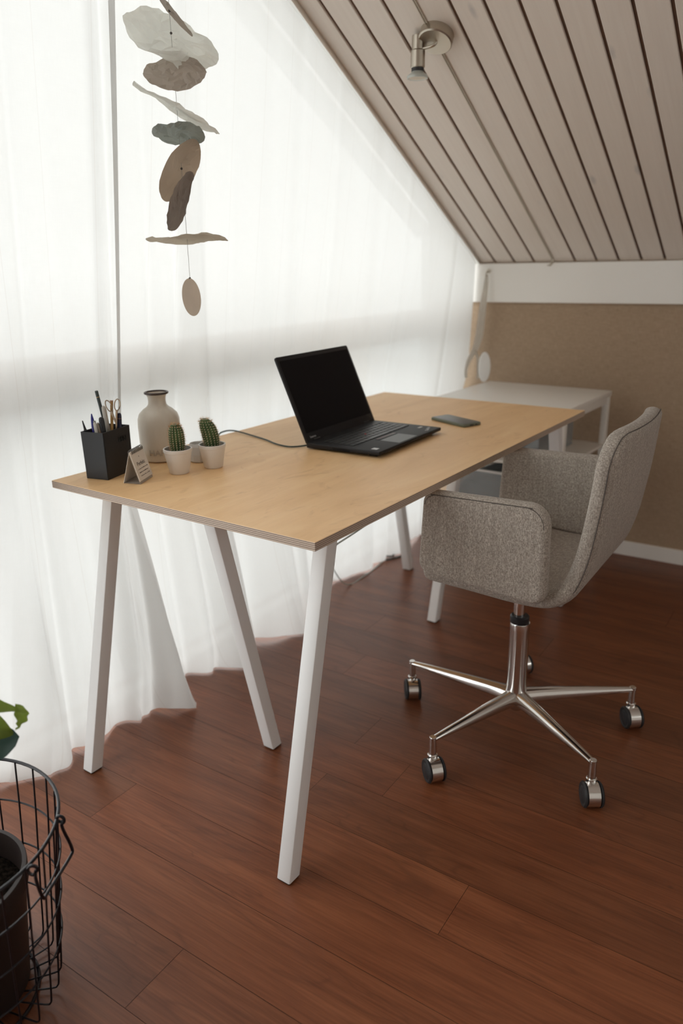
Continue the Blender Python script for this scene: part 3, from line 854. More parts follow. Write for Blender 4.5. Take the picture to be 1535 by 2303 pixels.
# ------------------------------------------------------------------ phone
ph = thing('smartphone', 'smartphone in olive green case lying face up on desk', 'phone', (-.237, 1.075, .740), math.radians(-23.5))
bm = B(); slab(bm, rrect(-.077, .077, -.036, .036, .010, 5), .009, .003, Matrix.Translation((0, 0, .0048)), seg=3)
put('case', bm, simple('olive_silicone', (.15, .165, .12), .6), ph, world=False)
bm = B(); slab(bm, rrect(-.073, .073, -.0325, .0325, .008, 5), .0012, .0004, Matrix.Translation((0, 0, .0092)), seg=2)
put('screen', bm, simple('phone_glass', (.09, .09, .085), .28), ph, world=False, label='dark glass screen')
bm = B(); box(bm, (.0765, -.012, .003), (.0775, .002, .0065)); box(bm, (.0765, .010, .003), (.0775, .018, .0065)); put('port', bm, M_BLACKP, ph, world=False)

# ------------------------------------------------------------------ pen holder and pens
A0 = Vector((-.657, .083)); ux = Vector((-.061, .005)); uy = Vector((-.022, .097))
ang = math.atan2(uy.y, uy.x)
hold = thing('pen_holder', 'black rectangular metal pen holder near desk corner', 'pen holder', (-.690, .133, .740), ang - PI/2)
bm = B(); w, d, h, t = .061, .0985, .111, .0022
for (lo, hi) in (((-w/2, -d/2, 0), (w/2, d/2, t)), ((-w/2, -d/2, 0), (-w/2 + t, d/2, h)), ((w/2 - t, -d/2, 0), (w/2, d/2, h)), ((-w/2, -d/2, 0), (w/2, -d/2 + t, h)), ((-w/2, d/2 - t, 0), (w/2, d/2, h))):
    box(bm, lo, hi, .0005, seg=1)
for v in bm.verts:
    k = 1 + .03 * (v.co.z/h - .5); v.co.x *= k; v.co.y *= k
put('box', bm, simple('black_powder_metal', (.013, .013, .015), .5), hold, world=False, smooth=False)
Mh = ROOT[hold.name]
def hm(p): return Mh @ Vector(p)
tx0 = Mh.to_3x3() @ Vector((0, 1, 0))
text('lettering', 'PEN', .017, frame(hm((w/2 + .0012, .002, .079)), tx0, (0, 0, 1)), simple('gloss_black_letters', (.004, .004, .004), .2), hold, ext=.0006)
def pen(name, label, top, bot, r, mat, tip=None, capm=None, bands=(), group=True):
    t = thing(name, label, 'pen' if 'pen' in name and 'pencil' not in name or 'marker' in name else 'pencil' , bot, 0, 'pens and pencils in the holder')
    a = Vector(bot); b2 = Vector(top); L = (b2 - a).length; M, _ = axis(a, b2)
    bm = B()
    if tip == 'point': prof = [(0, 0), (r*.8, .002), (r, .01), (r, L - .022), (r*.8, L - .020), (.0012, L - .001), (0, L)]
    elif tip == 'dome': prof = [(0, 0), (r*.9, .002), (r, .01), (r, L - .008), (r*.9, L - .003), (r*.5, L), (0, L)]
    elif tip == 'taper': prof = [(0, 0), (r, .002), (r, L - .05), (r*1.1, L - .03), (r*.8, L - .012), (r*.3, L - .001), (0, L)]
    else: prof = [(0, 0), (r, .001), (r, L - .001), (r*.9, L), (0, L)]
    lathe(bm, prof, 16 if tip else 8, M); put('barrel', bm, mat, t)
    for (z0, z1, m, rr) in bands:
        bm = B(); lathe(bm, [(0, L - z0), (r*rr, L - z0), (r*rr, L - z1), (0, L - z1)], 16, M); put('band', bm, m, t)
    return t, M, L
P = hm
bot = .7425
def bp(x, y, top): return (*P((x, y, 0))[:2], bot + .004)
def tp(c): return Vector(c)
M_BLUE = simple('blue_plastic', (.02, .02, .22), .3); M_GOLD = simple('gold_band', (.5, .33, .13), .35, .7)
M_DGREEN = simple('dark_green_lacquer', (.01, .022, .018), .3); M_GREYM = simple('grey_steel_tip', (.30, .30, .28), .35, .8)
M_PWHITE = simple('white_pen_plastic', (.62, .60, .55), .4); M_NAVY = simple('navy_plastic', (.015, .018, .05), .35)
M_OCHRE = simple('ochre_wood', (.42, .24, .07), .5); M_COPPER = simple('rose_gold_metal', (.42, .26, .17), .3, .9)
pen('mechanical_pencil', 'black mechanical pencil with steel tip leaning far left', (-.724, .098, .872), bp(-.005, -.034, 0), .0036, M_BLACKP, 'point', bands=[(.0235, .0225, M_GREYM, .9)])
pen('ballpoint_pen', 'blue pointed ballpoint pen at the left of the holder', (-.704, .110, .888), bp(.0, -.035, 0), .0042, M_BLUE, 'taper')
pen('felt_marker', 'flat white capped pen between blue pen and black marker', (-.694, .108, .870), bp(.013, -.036, 0), .0042, M_PWHITE, 'dome', bands=[(.001, -.0025, M_GREYM, .7)])
pen('felt_marker', 'brown-grey slim pen beside the white capped pen', (-.688, .112, .868), bp(.022, -.030, 0), .0030, simple('taupe_plastic', (.22, .17, .13), .4), 'dome')
pen('marker_pen', 'thick black domed marker in the middle of the holder', (-.683, .119, .880), bp(.012, -.018, 0), .0062, M_BLACKP, 'dome')
tt, Mq, Lq = pen('marker_pen', 'thick white marker with clip behind the black marker', (-.694, .138, .902), bp(.004, .016, 0), .0055, M_PWHITE, 'dome')
bm = B(); tube(bm, [Mq @ Vector((0, .0055, Lq - .006)), Mq @ Vector((0, .0085, Lq - .008)), Mq @ Vector((0, .0078, Lq - .035))], .0012, 6); put('clip', bm, M_PWHITE, tt)
pen('wooden_pencil', 'tall dark green pencil with gold band, highest in holder', (-.700, .128, .938), bp(-.004, .030, 0), .0038, M_DGREEN, None, bands=[(.0135, .0150, M_GOLD, 1.06)])
pen('wooden_pencil', 'ochre wooden pencil crossing the scissors', (-.680, .152, .914), bp(.016, -.012, 0), .0034, M_OCHRE, None, bands=[(.0, .004, M_COPPER, 1.1)])
pen('ballpoint_pen', 'navy ballpoint pen at the right of the holder', (-.668, .160, .884), bp(.016, .020, 0), .0052, M_NAVY, 'dome', bands=[(.012, .013, M_COPPER, 1.05)])
pen('ballpoint_pen', 'black clip pen just under the right scissor loop', (-.676, .164, .880), bp(.002, .032, 0), .0050, M_BLACKP, None)
sc_ = thing('scissors', 'rose-gold metal scissors standing loops up in holder', 'scissors', bp(.01, .01, 0))
cen = Vector((-.672, .148, .903)); e_r = Vector((.56, .83, 0)).normalized(); e_u = Vector((-.10, .0, .995)).normalized()
M_SCI = simple('brass_scissor_metal', (.36, .27, .19), .3, .9)
for sg, ttl in ((-1, 'left'), (1, 'right')):
    bm = B()
    c2 = cen + e_r * (sg * .0095) + e_u * (.001 if sg > 0 else 0)
    tl_ = .25 * sg
    pts = []
    for k in range(24):
        a = 2*PI*k/24; x = .0062*math.cos(a); y = .0135*math.sin(a)
        x, y = x*math.cos(-tl_) - y*math.sin(-tl_), x*math.sin(-tl_) + y*math.cos(-tl_)
        pts.append(c2 + e_r*x + e_u*y)
    tube(bm, pts, .0013, 8, closed=True)
    base = c2 - e_u*.0135 + e_r*(-sg*.0035)
    tube(bm, [base, base - e_u*.03 - e_r*sg*.006, Vector((*P((.012, .004*sg, 0))[:2], .76))], lambda t: .0028*(1 - .5*t), 8)
    put('blade_arm', bm, M_SCI, sc_)

# ------------------------------------------------------------------ flip calendar
fA, fB, fC = Vector((-.598, .093, .740)), Vector((-.558, .105, .740)), Vector((-.585, .167, .740))
dr = (fC - fB); LR = dr.length; drn = dr.normalized(); acr = (fA - fB)
cal = thing('desk_calendar', 'small spiral-bound tent calendar with text "Perfekt"', 'calendar', tuple((fA + fC)/2), 0)
top0 = (fA + fB)/2 + Vector((0, 0, .072)); 
def panel(name, foot, th, mat, off=0, shrink=0):
    bm = B(); up = (top0 - foot); H = up.length
    M = frame(foot, drn, up); s = 1 if (M.to_3x3() @ Vector((0, 0, 1))).dot(foot - (fA + fB)/2) > 0 else -1
    box(bm, (0, shrink, min(0, s*th) + s*off), (LR, H, max(0, s*th) + s*off), .0002, seg=1, M=M)
    return put(name, bm, mat, cal, smooth=False), M, s, H
_, Mf, sf, Hf = panel('front_board', fB, .0012, M_CALB)
pg, Mf, sf, Hf = panel('page', fB, .0020, M_CALP, .0013, .006)
panel('back_board', fA + Vector((0, 0, 0)), .0012, M_CALP)
bm = B(); bm.faces.new([bm.verts.new(p) for p in (fA + Vector((0, 0, .0008)), fB + Vector((0, 0, .0008)), fC + Vector((0, 0, .0008)), fC + acr + Vector((0, 0, .0008)))]); put('bottom_board', bm, M_CALB, cal, smooth=False)
bm = B()
for k in range(9):
    c = top0 + drn * (LR * (.10 + .8*k/8)) - Vector((0, 0, .002)); ac = acr.normalized()
    pts = [c + ac * .0055*math.cos(a) + Vector((0, 0, .0062))*math.sin(a) + drn*(.0012*math.sin(a)) for a in [2*PI*q/16 for q in range(16)]]
    tube(bm, pts, .0009, 6, closed=True)
put('spiral_binding', bm, M_BEAD, cal)
zo = sf * .0036
def ctext(name, s, size, x, y, al='LEFT'):
    return text(name, s, size, Mf @ Matrix.Translation((x, y, zo)), M_INK, pg, ext=.0001, align=al)
ctext('lettering', 'Perfekt', .0135, LR/2 - .001, Hf*.52, 'CENTER')
bm = B(); rr_ = random.Random(4)
for li in range(3):
    y = Hf*(.41 - li*.105); x = .009 + .002*li; xe = LR - .010
    while x < xe:
        w = rr_.uniform(.0012, .003)
        hh = rr_.choice((.0016, .0016, .0026))
        box(bm, (x, y, zo), (x + w*.75, y + hh*.8, zo + sf*.0001) if sf > 0 else (x + w*.75, y + hh*.8, zo + .0001), M=Mf)
        x += w + (rr_.random() < .25) * .0018
put('printed_lines', bm, M_INK, pg, smooth=False)
bm = B(); box(bm, (LR/2 - .001, Hf*.76, zo), (LR/2 + .001, Hf*.76 + .003, zo + .0001), M=Mf); put('printed_mark', bm, M_INK, pg, smooth=False)

# ------------------------------------------------------------------ vase
vz = thing('vase', 'grey-beige glazed bottle vase with dark brown lip and raised letters', 'vase', (-.690, .300, .740))
Mv = Matrix.Translation((-.690, .300, .7403))
bm = B()
lathe(bm, [(0, 0), (.040, 0), (.046, .003), (.0495, .012), (.0515, .04), (.0525, .085), (.0515, .105), (.047, .118), (.037, .128), (.027, .135), (.0225, .141), (.0215, .150), (.0225, .160), (.0265, .168), (.0255, .170), (.021, .162), (.019, .150), (.019, .14), (0, .139)], 64, Mv)
put('body', bm, M_STONE, vz)
bm = B(); tube(bm, [Mv @ Vector((.0275*math.cos(a), .0275*math.sin(a), .1695)) for a in [2*PI*k/48 for k in range(48)]], .0030, 10, closed=True)
put('lip', bm, M_LIP, vz, label='dark brown glazed lip')
camdir = math.atan2(-1.011 - .300, .733 + .690)
def vb(v):
    a = camdir - .62 + v.x / .0515
    r = .0505 + v.z
    return Vector((-.690 + r*math.cos(a), .300 + r*math.sin(a), .7403 + .020 + v.y))
text('lettering', 'HAPPY', .021, Matrix(), simple('glaze_letters', (.44, .39, .33), .3), vz, ext=.0022, bendfn=vb)

# ------------------------------------------------------------------ cactus pots
def cactus(loc, potr, poth, cr, chh, lean, label, seed, orange):
    t = thing('potted_cactus', label, 'cactus', loc, 0, 'small cacti in white pots')
    rnd = random.Random(seed); x, y, z = loc; M = Matrix.Translation((x, y, z + .0003))
    bm = B(); b0 = potr*.70
    lathe(bm, [(0, 0), (b0 - .002, 0), (b0, .002), (potr - .0012, poth - .009), (potr, poth - .008), (potr + .0004, poth - .001), (potr - .0005, poth), (potr - .003, poth - .0005), (potr - .0038, poth - .01), (potr*.8, poth*.5)], 48, M)
    put('pot', bm, M_POT, t)
    bm = B()
    lathe(bm, [(0, poth - .009), (potr*.4, poth - .0085), (potr - .0036, poth - .0105)], 32, M)
    put('soil', bm, M_SOIL, t)
    bm = B(); nr = 15; na = nr*6; rings = []
    lv = Vector(lean)
    def ctr(k): return Vector((x, y, z + poth - .010)) + lv * (k*k) + Vector((0, 0, chh + .010)) * k
    def rad(k): return cr * (.78 + .22*math.sin(min(1, k*1.25)*PI*.75 + .2)) * (1 if k < .72 else math.sqrt(max(0, 1 - ((k-.72)/.285)**2)))
    for i in range(26):
        k = i/25; c = ctr(k)
        rings.append([bm.verts.new(c + Vector((math.cos(2*PI*q/na), math.sin(2*PI*q/na), 0)) * rad(k) * (1 - .10*(1 - math.cos(2*PI*q/na*nr)))) for q in range(na)])
    for a, b2 in zip(rings, rings[1:]):
        for q in range(na): bm.faces.new((a[q], a[(q+1) % na], b2[(q+1) % na], b2[q]))
    bm.faces.new(rings[-1])
    st = put('stem', bm, M_CACT, t, auto=180)
    bm = B(); bm2 = B()
    for rI in range(nr):
        a = 2*PI*rI/nr
        for j in range(13):
            k = .06 + .92*j/12; c = ctr(k) + Vector((math.cos(a), math.sin(a), 0))*rad(k)*1.0
            bmesh.ops.create_icosphere(bm2, subdivisions=1, radius=.0012, matrix=Matrix.Translation(c))
            for q in range(5 if k < .85 else 7):
                d = Vector((math.cos(a), math.sin(a), (k-.3)*.9 + rnd.uniform(-.5, .8))) + Vector([rnd.uniform(-.8, .8) for _ in range(3)])*.8
                d.normalize(); L = rnd.uniform(.003, .0065) * (1.5 if k > .85 else 1)
                s = d.orthogonal().normalized()*.00026; u = d.cross(s)
                v0, v1, v2, v3 = (bm.verts.new(c + s), bm.verts.new(c - s*.5 + u), bm.verts.new(c - s*.5 - u), bm.verts.new(c + d*L))
                for f in ((v0, v1, v3), (v1, v2, v3), (v2, v0, v3)): bm.faces.new(f)
    put('spines', bm, simple('orange_spine', (.60, .34, .16), .7) if orange else M_SPINE, t, smooth=False, kind='stuff')
    put('areoles', bm2, M_SPINE2, t, kind='stuff')
cactus((-.553, .224, .740), .0335, .060, .0185, .058, (-.002, 0, 0), 'upright small cactus in white pot standing nearest the calendar', 1, True)
cactus((-.519, .305, .740), .0325, .058, .0200, .062, (-.012, -.008, 0), 'left-leaning small cactus in white pot nearest the laptop', 2, False)
gp = thing('stoneware_holder', 'small pale grey faceted ceramic holder behind the cactus pots', 'candle holder', (-.590, .330, .740))
bm = B(); lathe(bm, [(0, 0), (.020, 0), (.024, .003), (.026, .02), (.025, .040), (.022, .047), (.019, .047), (.018, .03), (0, .028)], 9, Matrix.Translation((-.590, .330, .7403))); put('body', bm, M_GREYPOT, gp, smooth=False)
bm = B(); cyl(bm, (-.590, .330, .765), (-.590, .330, .780), .017, n=24); put('candle', bm, M_POT, gp)

# ------------------------------------------------------------------ spot lamp on the ceiling
nC = Vector((0, .465, .885)).normalized()
pc = Vector((-.315, 1.058, zc(1.058))); spot = thing('ceiling_spotlight', 'brushed nickel spotlight mounted on the sloped board ceiling', 'spotlight', tuple(pc))
bm = B(); M, _ = axis(pc, pc - nC*.026); lathe(bm, [(0, 0), (.046, 0), (.046, .023), (.043, .026), (.0, .0262)], 56, M); put('mounting_plate', bm, M_NICKEL, spot)
jb = Vector((-.347, 1.040, 1.748))
bm = B(); tube(bm, smoothpts([pc - nC*.024 + Vector((.004, 0, .0)), pc - nC*.034 + Vector((-.004, 0, 0)), jb], 5), .0042, 12); put('arm', bm, M_NICKEL, spot)
bx, by = -.3615, 1.040
tl2 = Vector((-.01, .0, -1)).normalized()
bm = B(); a0 = Vector((bx, by, 1.782)); b0 = a0 + tl2*.036; c0 = b0 + tl2*.042
cyl(bm, a0, b0, .0165, n=36, bev=.0015); cyl(bm, b0, c0, .0192, n=36, bev=.0015); put('lamp_body', bm, M_NICKEL, spot)
bm = B(); cyl(bm, c0, c0 + tl2*.008, .0168, n=32); put('socket', bm, M_BLACKP, spot)
M, _ = axis(c0 + tl2*.004, c0 + tl2*.03)
bm = B(); lathe(bm, [(0, 0), (.014, 0), (.0155, .006), (.026, .013), (.0285, .016), (.0285, .021), (.0265, .0215), (.0225, .0202)], 40, M)
bulb = put('bulb', bm, simple('bulb_glass', (.50, .53, .49), .15, spec=.7), spot, label='pale unlit reflector bulb')
bm = B(); lathe(bm, [(0, .0180), (.0225, .0202)], 40, M); put('bulb_lens', bm, simple('bulb_lens', (.62, .55, .42), .3), bulb)
# ceiling cable: two thin wires along the fourth groove
xw = G0 + GW*3
bm = B()
for dx in (-.0026, .0026):
    pts = [Vector((xw + dx, y, zc(y) - .0026)) for y in [YR + .05 + (YW - .03 - YR - .05)*k/30 for k in range(31)]]
    pts += [Vector((xw + dx - .002, YW - .026, ZS - .004)), Vector((xw + dx - .010, YW - .028, ZS - .014)), Vector((xw + dx - .018, YW - .028, ZS - .012))]
    tube(bm, pts, .0019, 8)
tag(put('ceiling_cable', bm, M_LCABLE), 'thin pale twin cable running down the ceiling groove through the lamp', 'cable')

# ------------------------------------------------------------------ paper mobile
mob = thing('paper_mobile', 'hanging mobile of crumpled paper discs on a thin string', 'mobile', (-.5, .255, zc(.255)))
R2 = Vector((.835, .550, -.018)); U2 = Vector((-.157, .270, .950)); F_ = Vector((-.528, .790, -.312))
CAM = Vector((.733, -1.011, 1.205)); FPX = 1699.9
def disc(px, py, hl, hs, rot, mat, label, seed, crump=1., tilt=1, plain=False, ecc=1.0, xo=0):
    """paper disc centre measured on the string plane x=-0.5; hl/hs half lengths, rot degrees"""
    ray = F_ + R2*((px - 767.5)/FPX) - U2*((py - 1151.5)/FPX)
    k = (-.5 + xo - CAM.x)/ray.x; P0 = CAM + ray*k; depth = (P0 - CAM).dot(F_); r = hl*depth/FPX; r2 = hs*depth/FPX
    vd = (P0 - CAM).normalized()
    a = math.radians(rot); e1 = (R2*math.cos(a) - U2*math.sin(a)); e1 = (e1 - vd*e1.dot(vd)).normalized(); e2 = vd.cross(e1)
    q = min(.98, (r2 / r) / ecc)
    e2r = (e2*q + vd*tilt*math.sqrt(1 - q*q))
    rnd = random.Random(seed); bm = B(); nr, na = (6, 72) if plain else (7, 44); rings = []
    n_ = e1.cross(e2r)
    def disp(x, y, ed):
        if plain: return 0
        v = Vector((x*1.5 + seed*3.1, y*1.5, seed*.7))
        return (noise.noise(v)*.16 + (abs(noise.noise(v*2.1 + Vector((5, 1, 2)))) - .2)*.14 + rnd.uniform(-.042, .042)*(1 - .8*ed))*crump
    c = bm.verts.new(P0 + n_*disp(0, 0, 0)*r)
    for i in range(1, nr+1):
        k = i/nr; ring = []
        m = na if (i >= nr - 1 or plain) else na//2 if i > 2 else na//4
        for j in range(m):
            t = 2*PI*j/m
            w = 1 if plain else 1 + .05*noise.noise(Vector((math.cos(t)*1.3, math.sin(t)*1.3, seed*1.3))) + rnd.uniform(-.007, .007)
            kk = k
            if not plain and i < nr: t += rnd.uniform(-.3, .3)*2*PI/m; kk = k + rnd.uniform(-.045, .045)
            x, y = kk*w*math.cos(t), kk*w*math.sin(t)*ecc
            ring.append(bm.verts.new(P0 + (e1*x + e2r*y + n_*disp(x, y, float(i == nr)))*r))
        rings.append(ring)
    m = len(rings[0])
    for j in range(m): bm.faces.new((c, rings[0][j], rings[0][(j+1) % m]))
    for a_, b_ in zip(rings, rings[1:]):
        ma, mb = len(a_), len(b_)
        for j in range(mb):
            ja, jb_ = (j*ma)//mb, ((j+1)*ma)//mb
            if ja == jb_: bm.faces.new((a_[ja % ma], b_[j], b_[(j+1) % mb]))
            else:
                bm.faces.new((a_[ja % ma], b_[j], b_[(j+1) % mb])); bm.faces.new((a_[ja % ma], b_[(j+1) % mb], a_[jb_ % ma]))
    th = .002 if plain else .0005
    g = bmesh.ops.solidify(bm, geom=bm.faces[:], thickness=th)
    o = put('paper_disc', bm, mat, mob, auto=(35 if plain else 7), label=label)
    return P0
pts = [Vector((-.5, .255, zc(.255)))]
D = [(382, -30, 75, 20, 5, M_PAPERT, 'taupe crumpled disc at the very top', 11, .8, 1, 1),
     (391, 32, 55, 6, 50, M_PAPERT, 'dark taupe disc seen edge-on near the top', 12, .5, 1, 1),
     (386, 88, 110, 44, 27, M_PAPERW, 'largest white crumpled disc', 13, .85, -1, .92, -.02),
     (393, 163, 71, 33, -3, M_PAPERT, 'taupe crumpled disc below the white one', 14, .75, -1, 1, .03),
     (398, 245, 103, 9, 31, M_PAPERW, 'white disc seen edge-on, slanting down right', 15, .55, 1, 1),
     (402, 303, 59, 24, 4, M_PAPERG, 'grey-green crumpled disc', 16, .95, 1, 1),
     (405, 385, 75, 33, -62, M_PAPERB, 'plain beige disc standing upright', 17, .2, 1, .9, -.012),
     (405, 453, 68, 20, -71, M_PAPERD, 'narrow taupe disc overlapping the beige one', 18, .5, 1, 1, .02),
     (420, 538, 91, 7, -2, M_PAPERC, 'cream disc seen edge-on, level', 19, .6, 1, 1)]
for d in D:
    p = disc(d[0], d[1], d[2], d[3], d[4], d[5], d[6], d[7], d[8], d[9], ecc=d[10], xo=(d[11] if len(d) > 11 else 0))
    pts.append(Vector((-.5, .2545, p.z)))
pend = disc(430, 668, 41, 20.5, 82, M_PAPERB, 'smooth oval brown card pendant at the bottom', 20, 0, 1, True, 1.0)
pts.append(pend + Vector((0, 0, .036)))
bm = B(); tube(bm, pts, .00045, 6); put('string', bm, M_STRING, mob)
for p in pts[1:]:
    bm = B(); bmesh.ops.create_uvsphere(bm, u_segments=8, v_segments=6, radius=.0026, matrix=Matrix.Translation(p + Vector((0, 0, .004)))); put('bead', bm, M_BEAD, mob)

# ------------------------------------------------------------------ side table and its storage
st = thing('side_table', 'white metal side table with a shelf against the tan wall', 'side table', (-.285, 1.765, 0), math.radians(-3))
bm = B(); box(bm, (-.26, -.225, .700), (.26, .255, .720), .003); put('tabletop', bm, M_STAB, st, world=False)
for x in (-.245, .245):
    for y in (-.21, .24):
        bm = B(); box(bm, (x - .012, y - .012, 0), (x + .012, y + .012, .701), .002); put('leg', bm, M_STAB, st, world=False)
for x in (-.245, .245):
    y0, y1 = -.21, .24
    if 1:
        bm = B(); box(bm, (x - .008, y0, .672), (x + .008, y1, .701), .001); put('rail', bm, M_STAB, st, world=False)
for y in (-.21, .24):
    bm = B(); box(bm, (-.245, y - .008, .672), (.245, y + .008, .701), .001); put('rail', bm, M_STAB, st, world=False)
for z in (.50, .24):
    bm = B(); box(bm, (-.25, -.215, z), (.25, .245, z + .012), .002); put('shelf', bm, M_STAB, st, world=False)
def bin_(label, loc, w, d, h):
    t = thing('storage_box', label, 'storage box', loc, math.radians(-3), 'clear boxes on the side table shelves')
    bm = B()
    for (lo, hi) in (((-w/2, -d/2, 0), (w/2, d/2, .003)), ((-w/2, -d/2, 0), (-w/2 + .003, d/2, h)), ((w/2 - .003, -d/2, 0), (w/2, d/2, h)), ((-w/2, -d/2, 0), (w/2, -d/2 + .003, h)), ((-w/2, d/2 - .003, 0), (w/2, d/2, h))):
        box(bm, lo, hi, .001, seg=1)
    put('tub', bm, M_CLEAR, t, world=False)
    bm = B()
    pts = [Vector((x, y, h)) for x, y in rrect(-w/2, w/2, -d/2, d/2, .015, 4)]
    tube(bm, pts, .005, 6, closed=True); put('rim', bm, M_WHITEP, t, world=False, label='white plastic rim')
    b2 = thing('folded_cloth', 'dark crumpled cloth inside the ' + label.split(' ', 2)[0] + ' clear box on the ' + ('upper' if loc[2] > .4 else 'lower') + ' shelf', 'cloth', (loc[0], loc[1], loc[2] + .004), math.radians(-3))
    bm = B(); bmesh.ops.create_icosphere(bm, subdivisions=5, radius=1)
    for v in bm.verts:
        n_ = noise.noise(v.co*1.6 + Vector(loc)*3)*.3 + noise.noise(v.co*4)*.12 - abs(noise.noise(v.co*3.3))*.18
        c = v.co*(1 + n_*.6); c = Vector((math.copysign(abs(c.x)**.6, c.x), math.copysign(abs(c.y)**.6, c.y), math.copysign(abs(c.z)**.6, c.z)))
        v.co = Vector((max(-1, min(1, c.x))*(w/2 - .008), max(-1, min(1, c.y))*(d/2 - .008), (max(-1, min(1, c.z)) + 1)*h*.40 + .001))
    put('bundle', bm, M_DARKC, b2, world=False)
bin_('deep clear plastic box with white rim on the upper shelf', (-.305, 1.76, .5125), .34, .34, .135)
bin_('wide clear plastic box with white rim on the lower shelf', (-.285, 1.76, .2525), .42, .36, .20)
# white oval and tie-back at the corner
ov = thing('oval_dish', 'white oval dish leaning on the wall behind the side table', 'dish', (-.53, 1.99, .7205))
bm = B()
M = frame((-.535, 1.985, .7215), (.80, .60, 0), (.05, .06, .99))
pts = [(.026*math.cos(a), .062 + .062*math.sin(a)) for a in [2*PI*k/40 for k in range(40)]]
slab(bm, pts, .008, .0035, M, seg=3); put('dish', bm, M_WHITEP, ov)
bm = B(); tube(bm, [M @ Vector((p[0]*.97, .062 + (p[1]-.062)*.97, -.003)) for p in pts], .0018, 6, closed=True); put('dark_rim', bm, simple('olive_rim', (.12, .10, .05), .5), ov, label='thin dark rim')
bm = B()
def ribbon(bm, pts, w0, side=(.8, .3, 0)):
    P_ = smoothpts(pts, 6); s = Vector(side).normalized(); rows = []
    for i, p in enumerate(P_):
        w = w0(i/(len(P_)-1)); rows.append([bm.verts.new(p + s*w*q + Vector((0, .004*math.sin(q*3), 0))) for q in (-1, -.5, 0, .5, 1)])
    for a, b2 in zip(rows, rows[1:]):
        for q in range(4): bm.faces.new((a[q], a[q+1], b2[q+1], b2[q]))
ribbon(bm, [(-.600, 2.125, 1.150), (-.598, 2.11, 1.09), (-.600, 2.09, 1.0), (-.606, 2.08, .90), (-.618, 2.07, .845), (-.638, 2.06, .80), (-.648, 2.05, .755), (-.645, 2.05, .724)], lambda t: .006 + .010*math.sin(PI*min(1, t*1.2))**1)
ribbon(bm, [(-.618, 2.07, .845), (-.600, 2.06, .81), (-.592, 2.05, .77), (-.590, 2.045, .724)], lambda t: .005)
bmesh.ops.solidify(bm, geom=bm.faces[:], thickness=.0015)
tie = tag(put('curtain_tie', bm, paper('tie_cloth', (.80, .77, .72), .4)), 'pale fabric curtain tie hanging from a wall hook in the corner', 'curtain tie')
bm = B(); tube(bm, smoothpts([(-.602, 2.148, 1.165), (-.602, 2.13, 1.160), (-.602, 2.122, 1.150), (-.602, 2.128, 1.143)], 5), .003, 8); cyl(bm, (-.602, 2.1479, 1.165), (-.602, 2.144, 1.165), .009, n=16)
tag(put('wall_hook', bm, M_NICKEL), 'small metal hook on the white board holding the curtain tie', 'hook')

# ------------------------------------------------------------------ wire basket with plant
BC = (-.363, -.570)
bk = thing('wire_basket', 'tall round black wire basket with side handle at left edge', 'basket', (*BC, 0))
RT, RB, BH = .1995, .150, .360
def rad_(z): return RB + (RT - RB)*(z/BH)
def cc_(z): k = z/BH; return (-.366 + (.003)*k, -.556 - .014*k)
def onb(th, z, dr=0):
    c = cc_(z); r = rad_(z) + dr; return Vector((c[0] + r*math.cos(th), c[1] + r*math.sin(th), z))
bm = B(); tube(bm, [onb(2*PI*k/72, BH) for k in range(72)], .0029, 10, closed=True); put('rim', bm, M_WIRE, bk)
for z in (.276, .192, .108):
    bm = B(); tube(bm, [onb(2*PI*k/72, z, .0017) for k in range(72)], .0017, 8, closed=True); put('ring', bm, M_WIRE, bk)
bm = B(); c = cc_(0); tube(bm, [Vector((c[0] + .112*math.cos(2*PI*k/48), c[1] + .112*math.sin(2*PI*k/48), .0032)) for k in range(48)], .0030, 8, closed=True); put('foot_ring', bm, M_WIRE, bk)
NW = 28; off = math.radians(90.8 - 360/28*0)
for k in range(NW):
    th = off + 2*PI*k/NW
    bm = B(); P_ = [onb(th, BH + .001, -.0028)] + [onb(th, z, -.0014) for z in (.28, .2, .1)]
    P_ += [onb(th, .028, -.001), onb(th, .014, -.003), onb(th, .0085, -.012)]
    c = Vector((*cc_(0), .0080)); e = onb(th, .008); P_ += [c + (e - c)*.6 , c + (e - c)*.12]
    tube(bm, smoothpts(P_, 4), .0016, 6); put('wire', bm, M_WIRE, bk)
bm = B()
A_, B_ = Vector((-.216, -.433, .360)), Vector((-.162, -.521, .360))
dAB = (B_ - A_).normalized(); outw = Vector((.85, .52, 0))
def loop(c, d):
    return [c + outw*.004 - d*.0 + Vector((0, 0, .0)) + (outw*math.cos(a) + Vector((0, 0, 1))*math.sin(a))*.0068 + d*(.006*(a/(2*PI))) for a in [PI*1.6 - 2*PI*k/14 for k in range(15)]]
hp = loop(A_, -dAB) + [A_ + Vector((.007, .003, -.02)), Vector((-.210, -.420, .298)), Vector((-.203, -.430, .290))]
hp2 = [Vector((-.168, -.496, .294)), Vector((-.158, -.512, .300)), B_ + Vector((.006, .002, -.02))] + loop(B_, dAB)[::-1]
tube(bm, smoothpts(hp + hp2, 4), .0026, 8); put('handle', bm, M_WIRE, bk, label='black wire drop handle')
pl = thing('potted_plant', 'leafy green plant in dark brown plastic pot inside wire basket', 'plant', (-.376, -.547, .010))
Mp = Matrix.Translation((-.376, -.547, .0102))
bm = B(); lathe(bm, [(0, 0), (.092, 0), (.097, .003), (.117, .205), (.1225, .207), (.124, .238), (.1228, .240), (.116, .240), (.112, .205), (.105, .15)], 72, Mp); put('pot', bm, M_BPOT, pl)
bm = B(); n = 24
for i in range(1): pass
lathe(bm, [(0, .195), (.03, .197), (.06, .193), (.09, .196), (.111, .190)], 60, Mp)
for v in bm.verts: v.co.z += .006*noise.noise(v.co*60)
put('soil', bm, M_SOIL, pl)
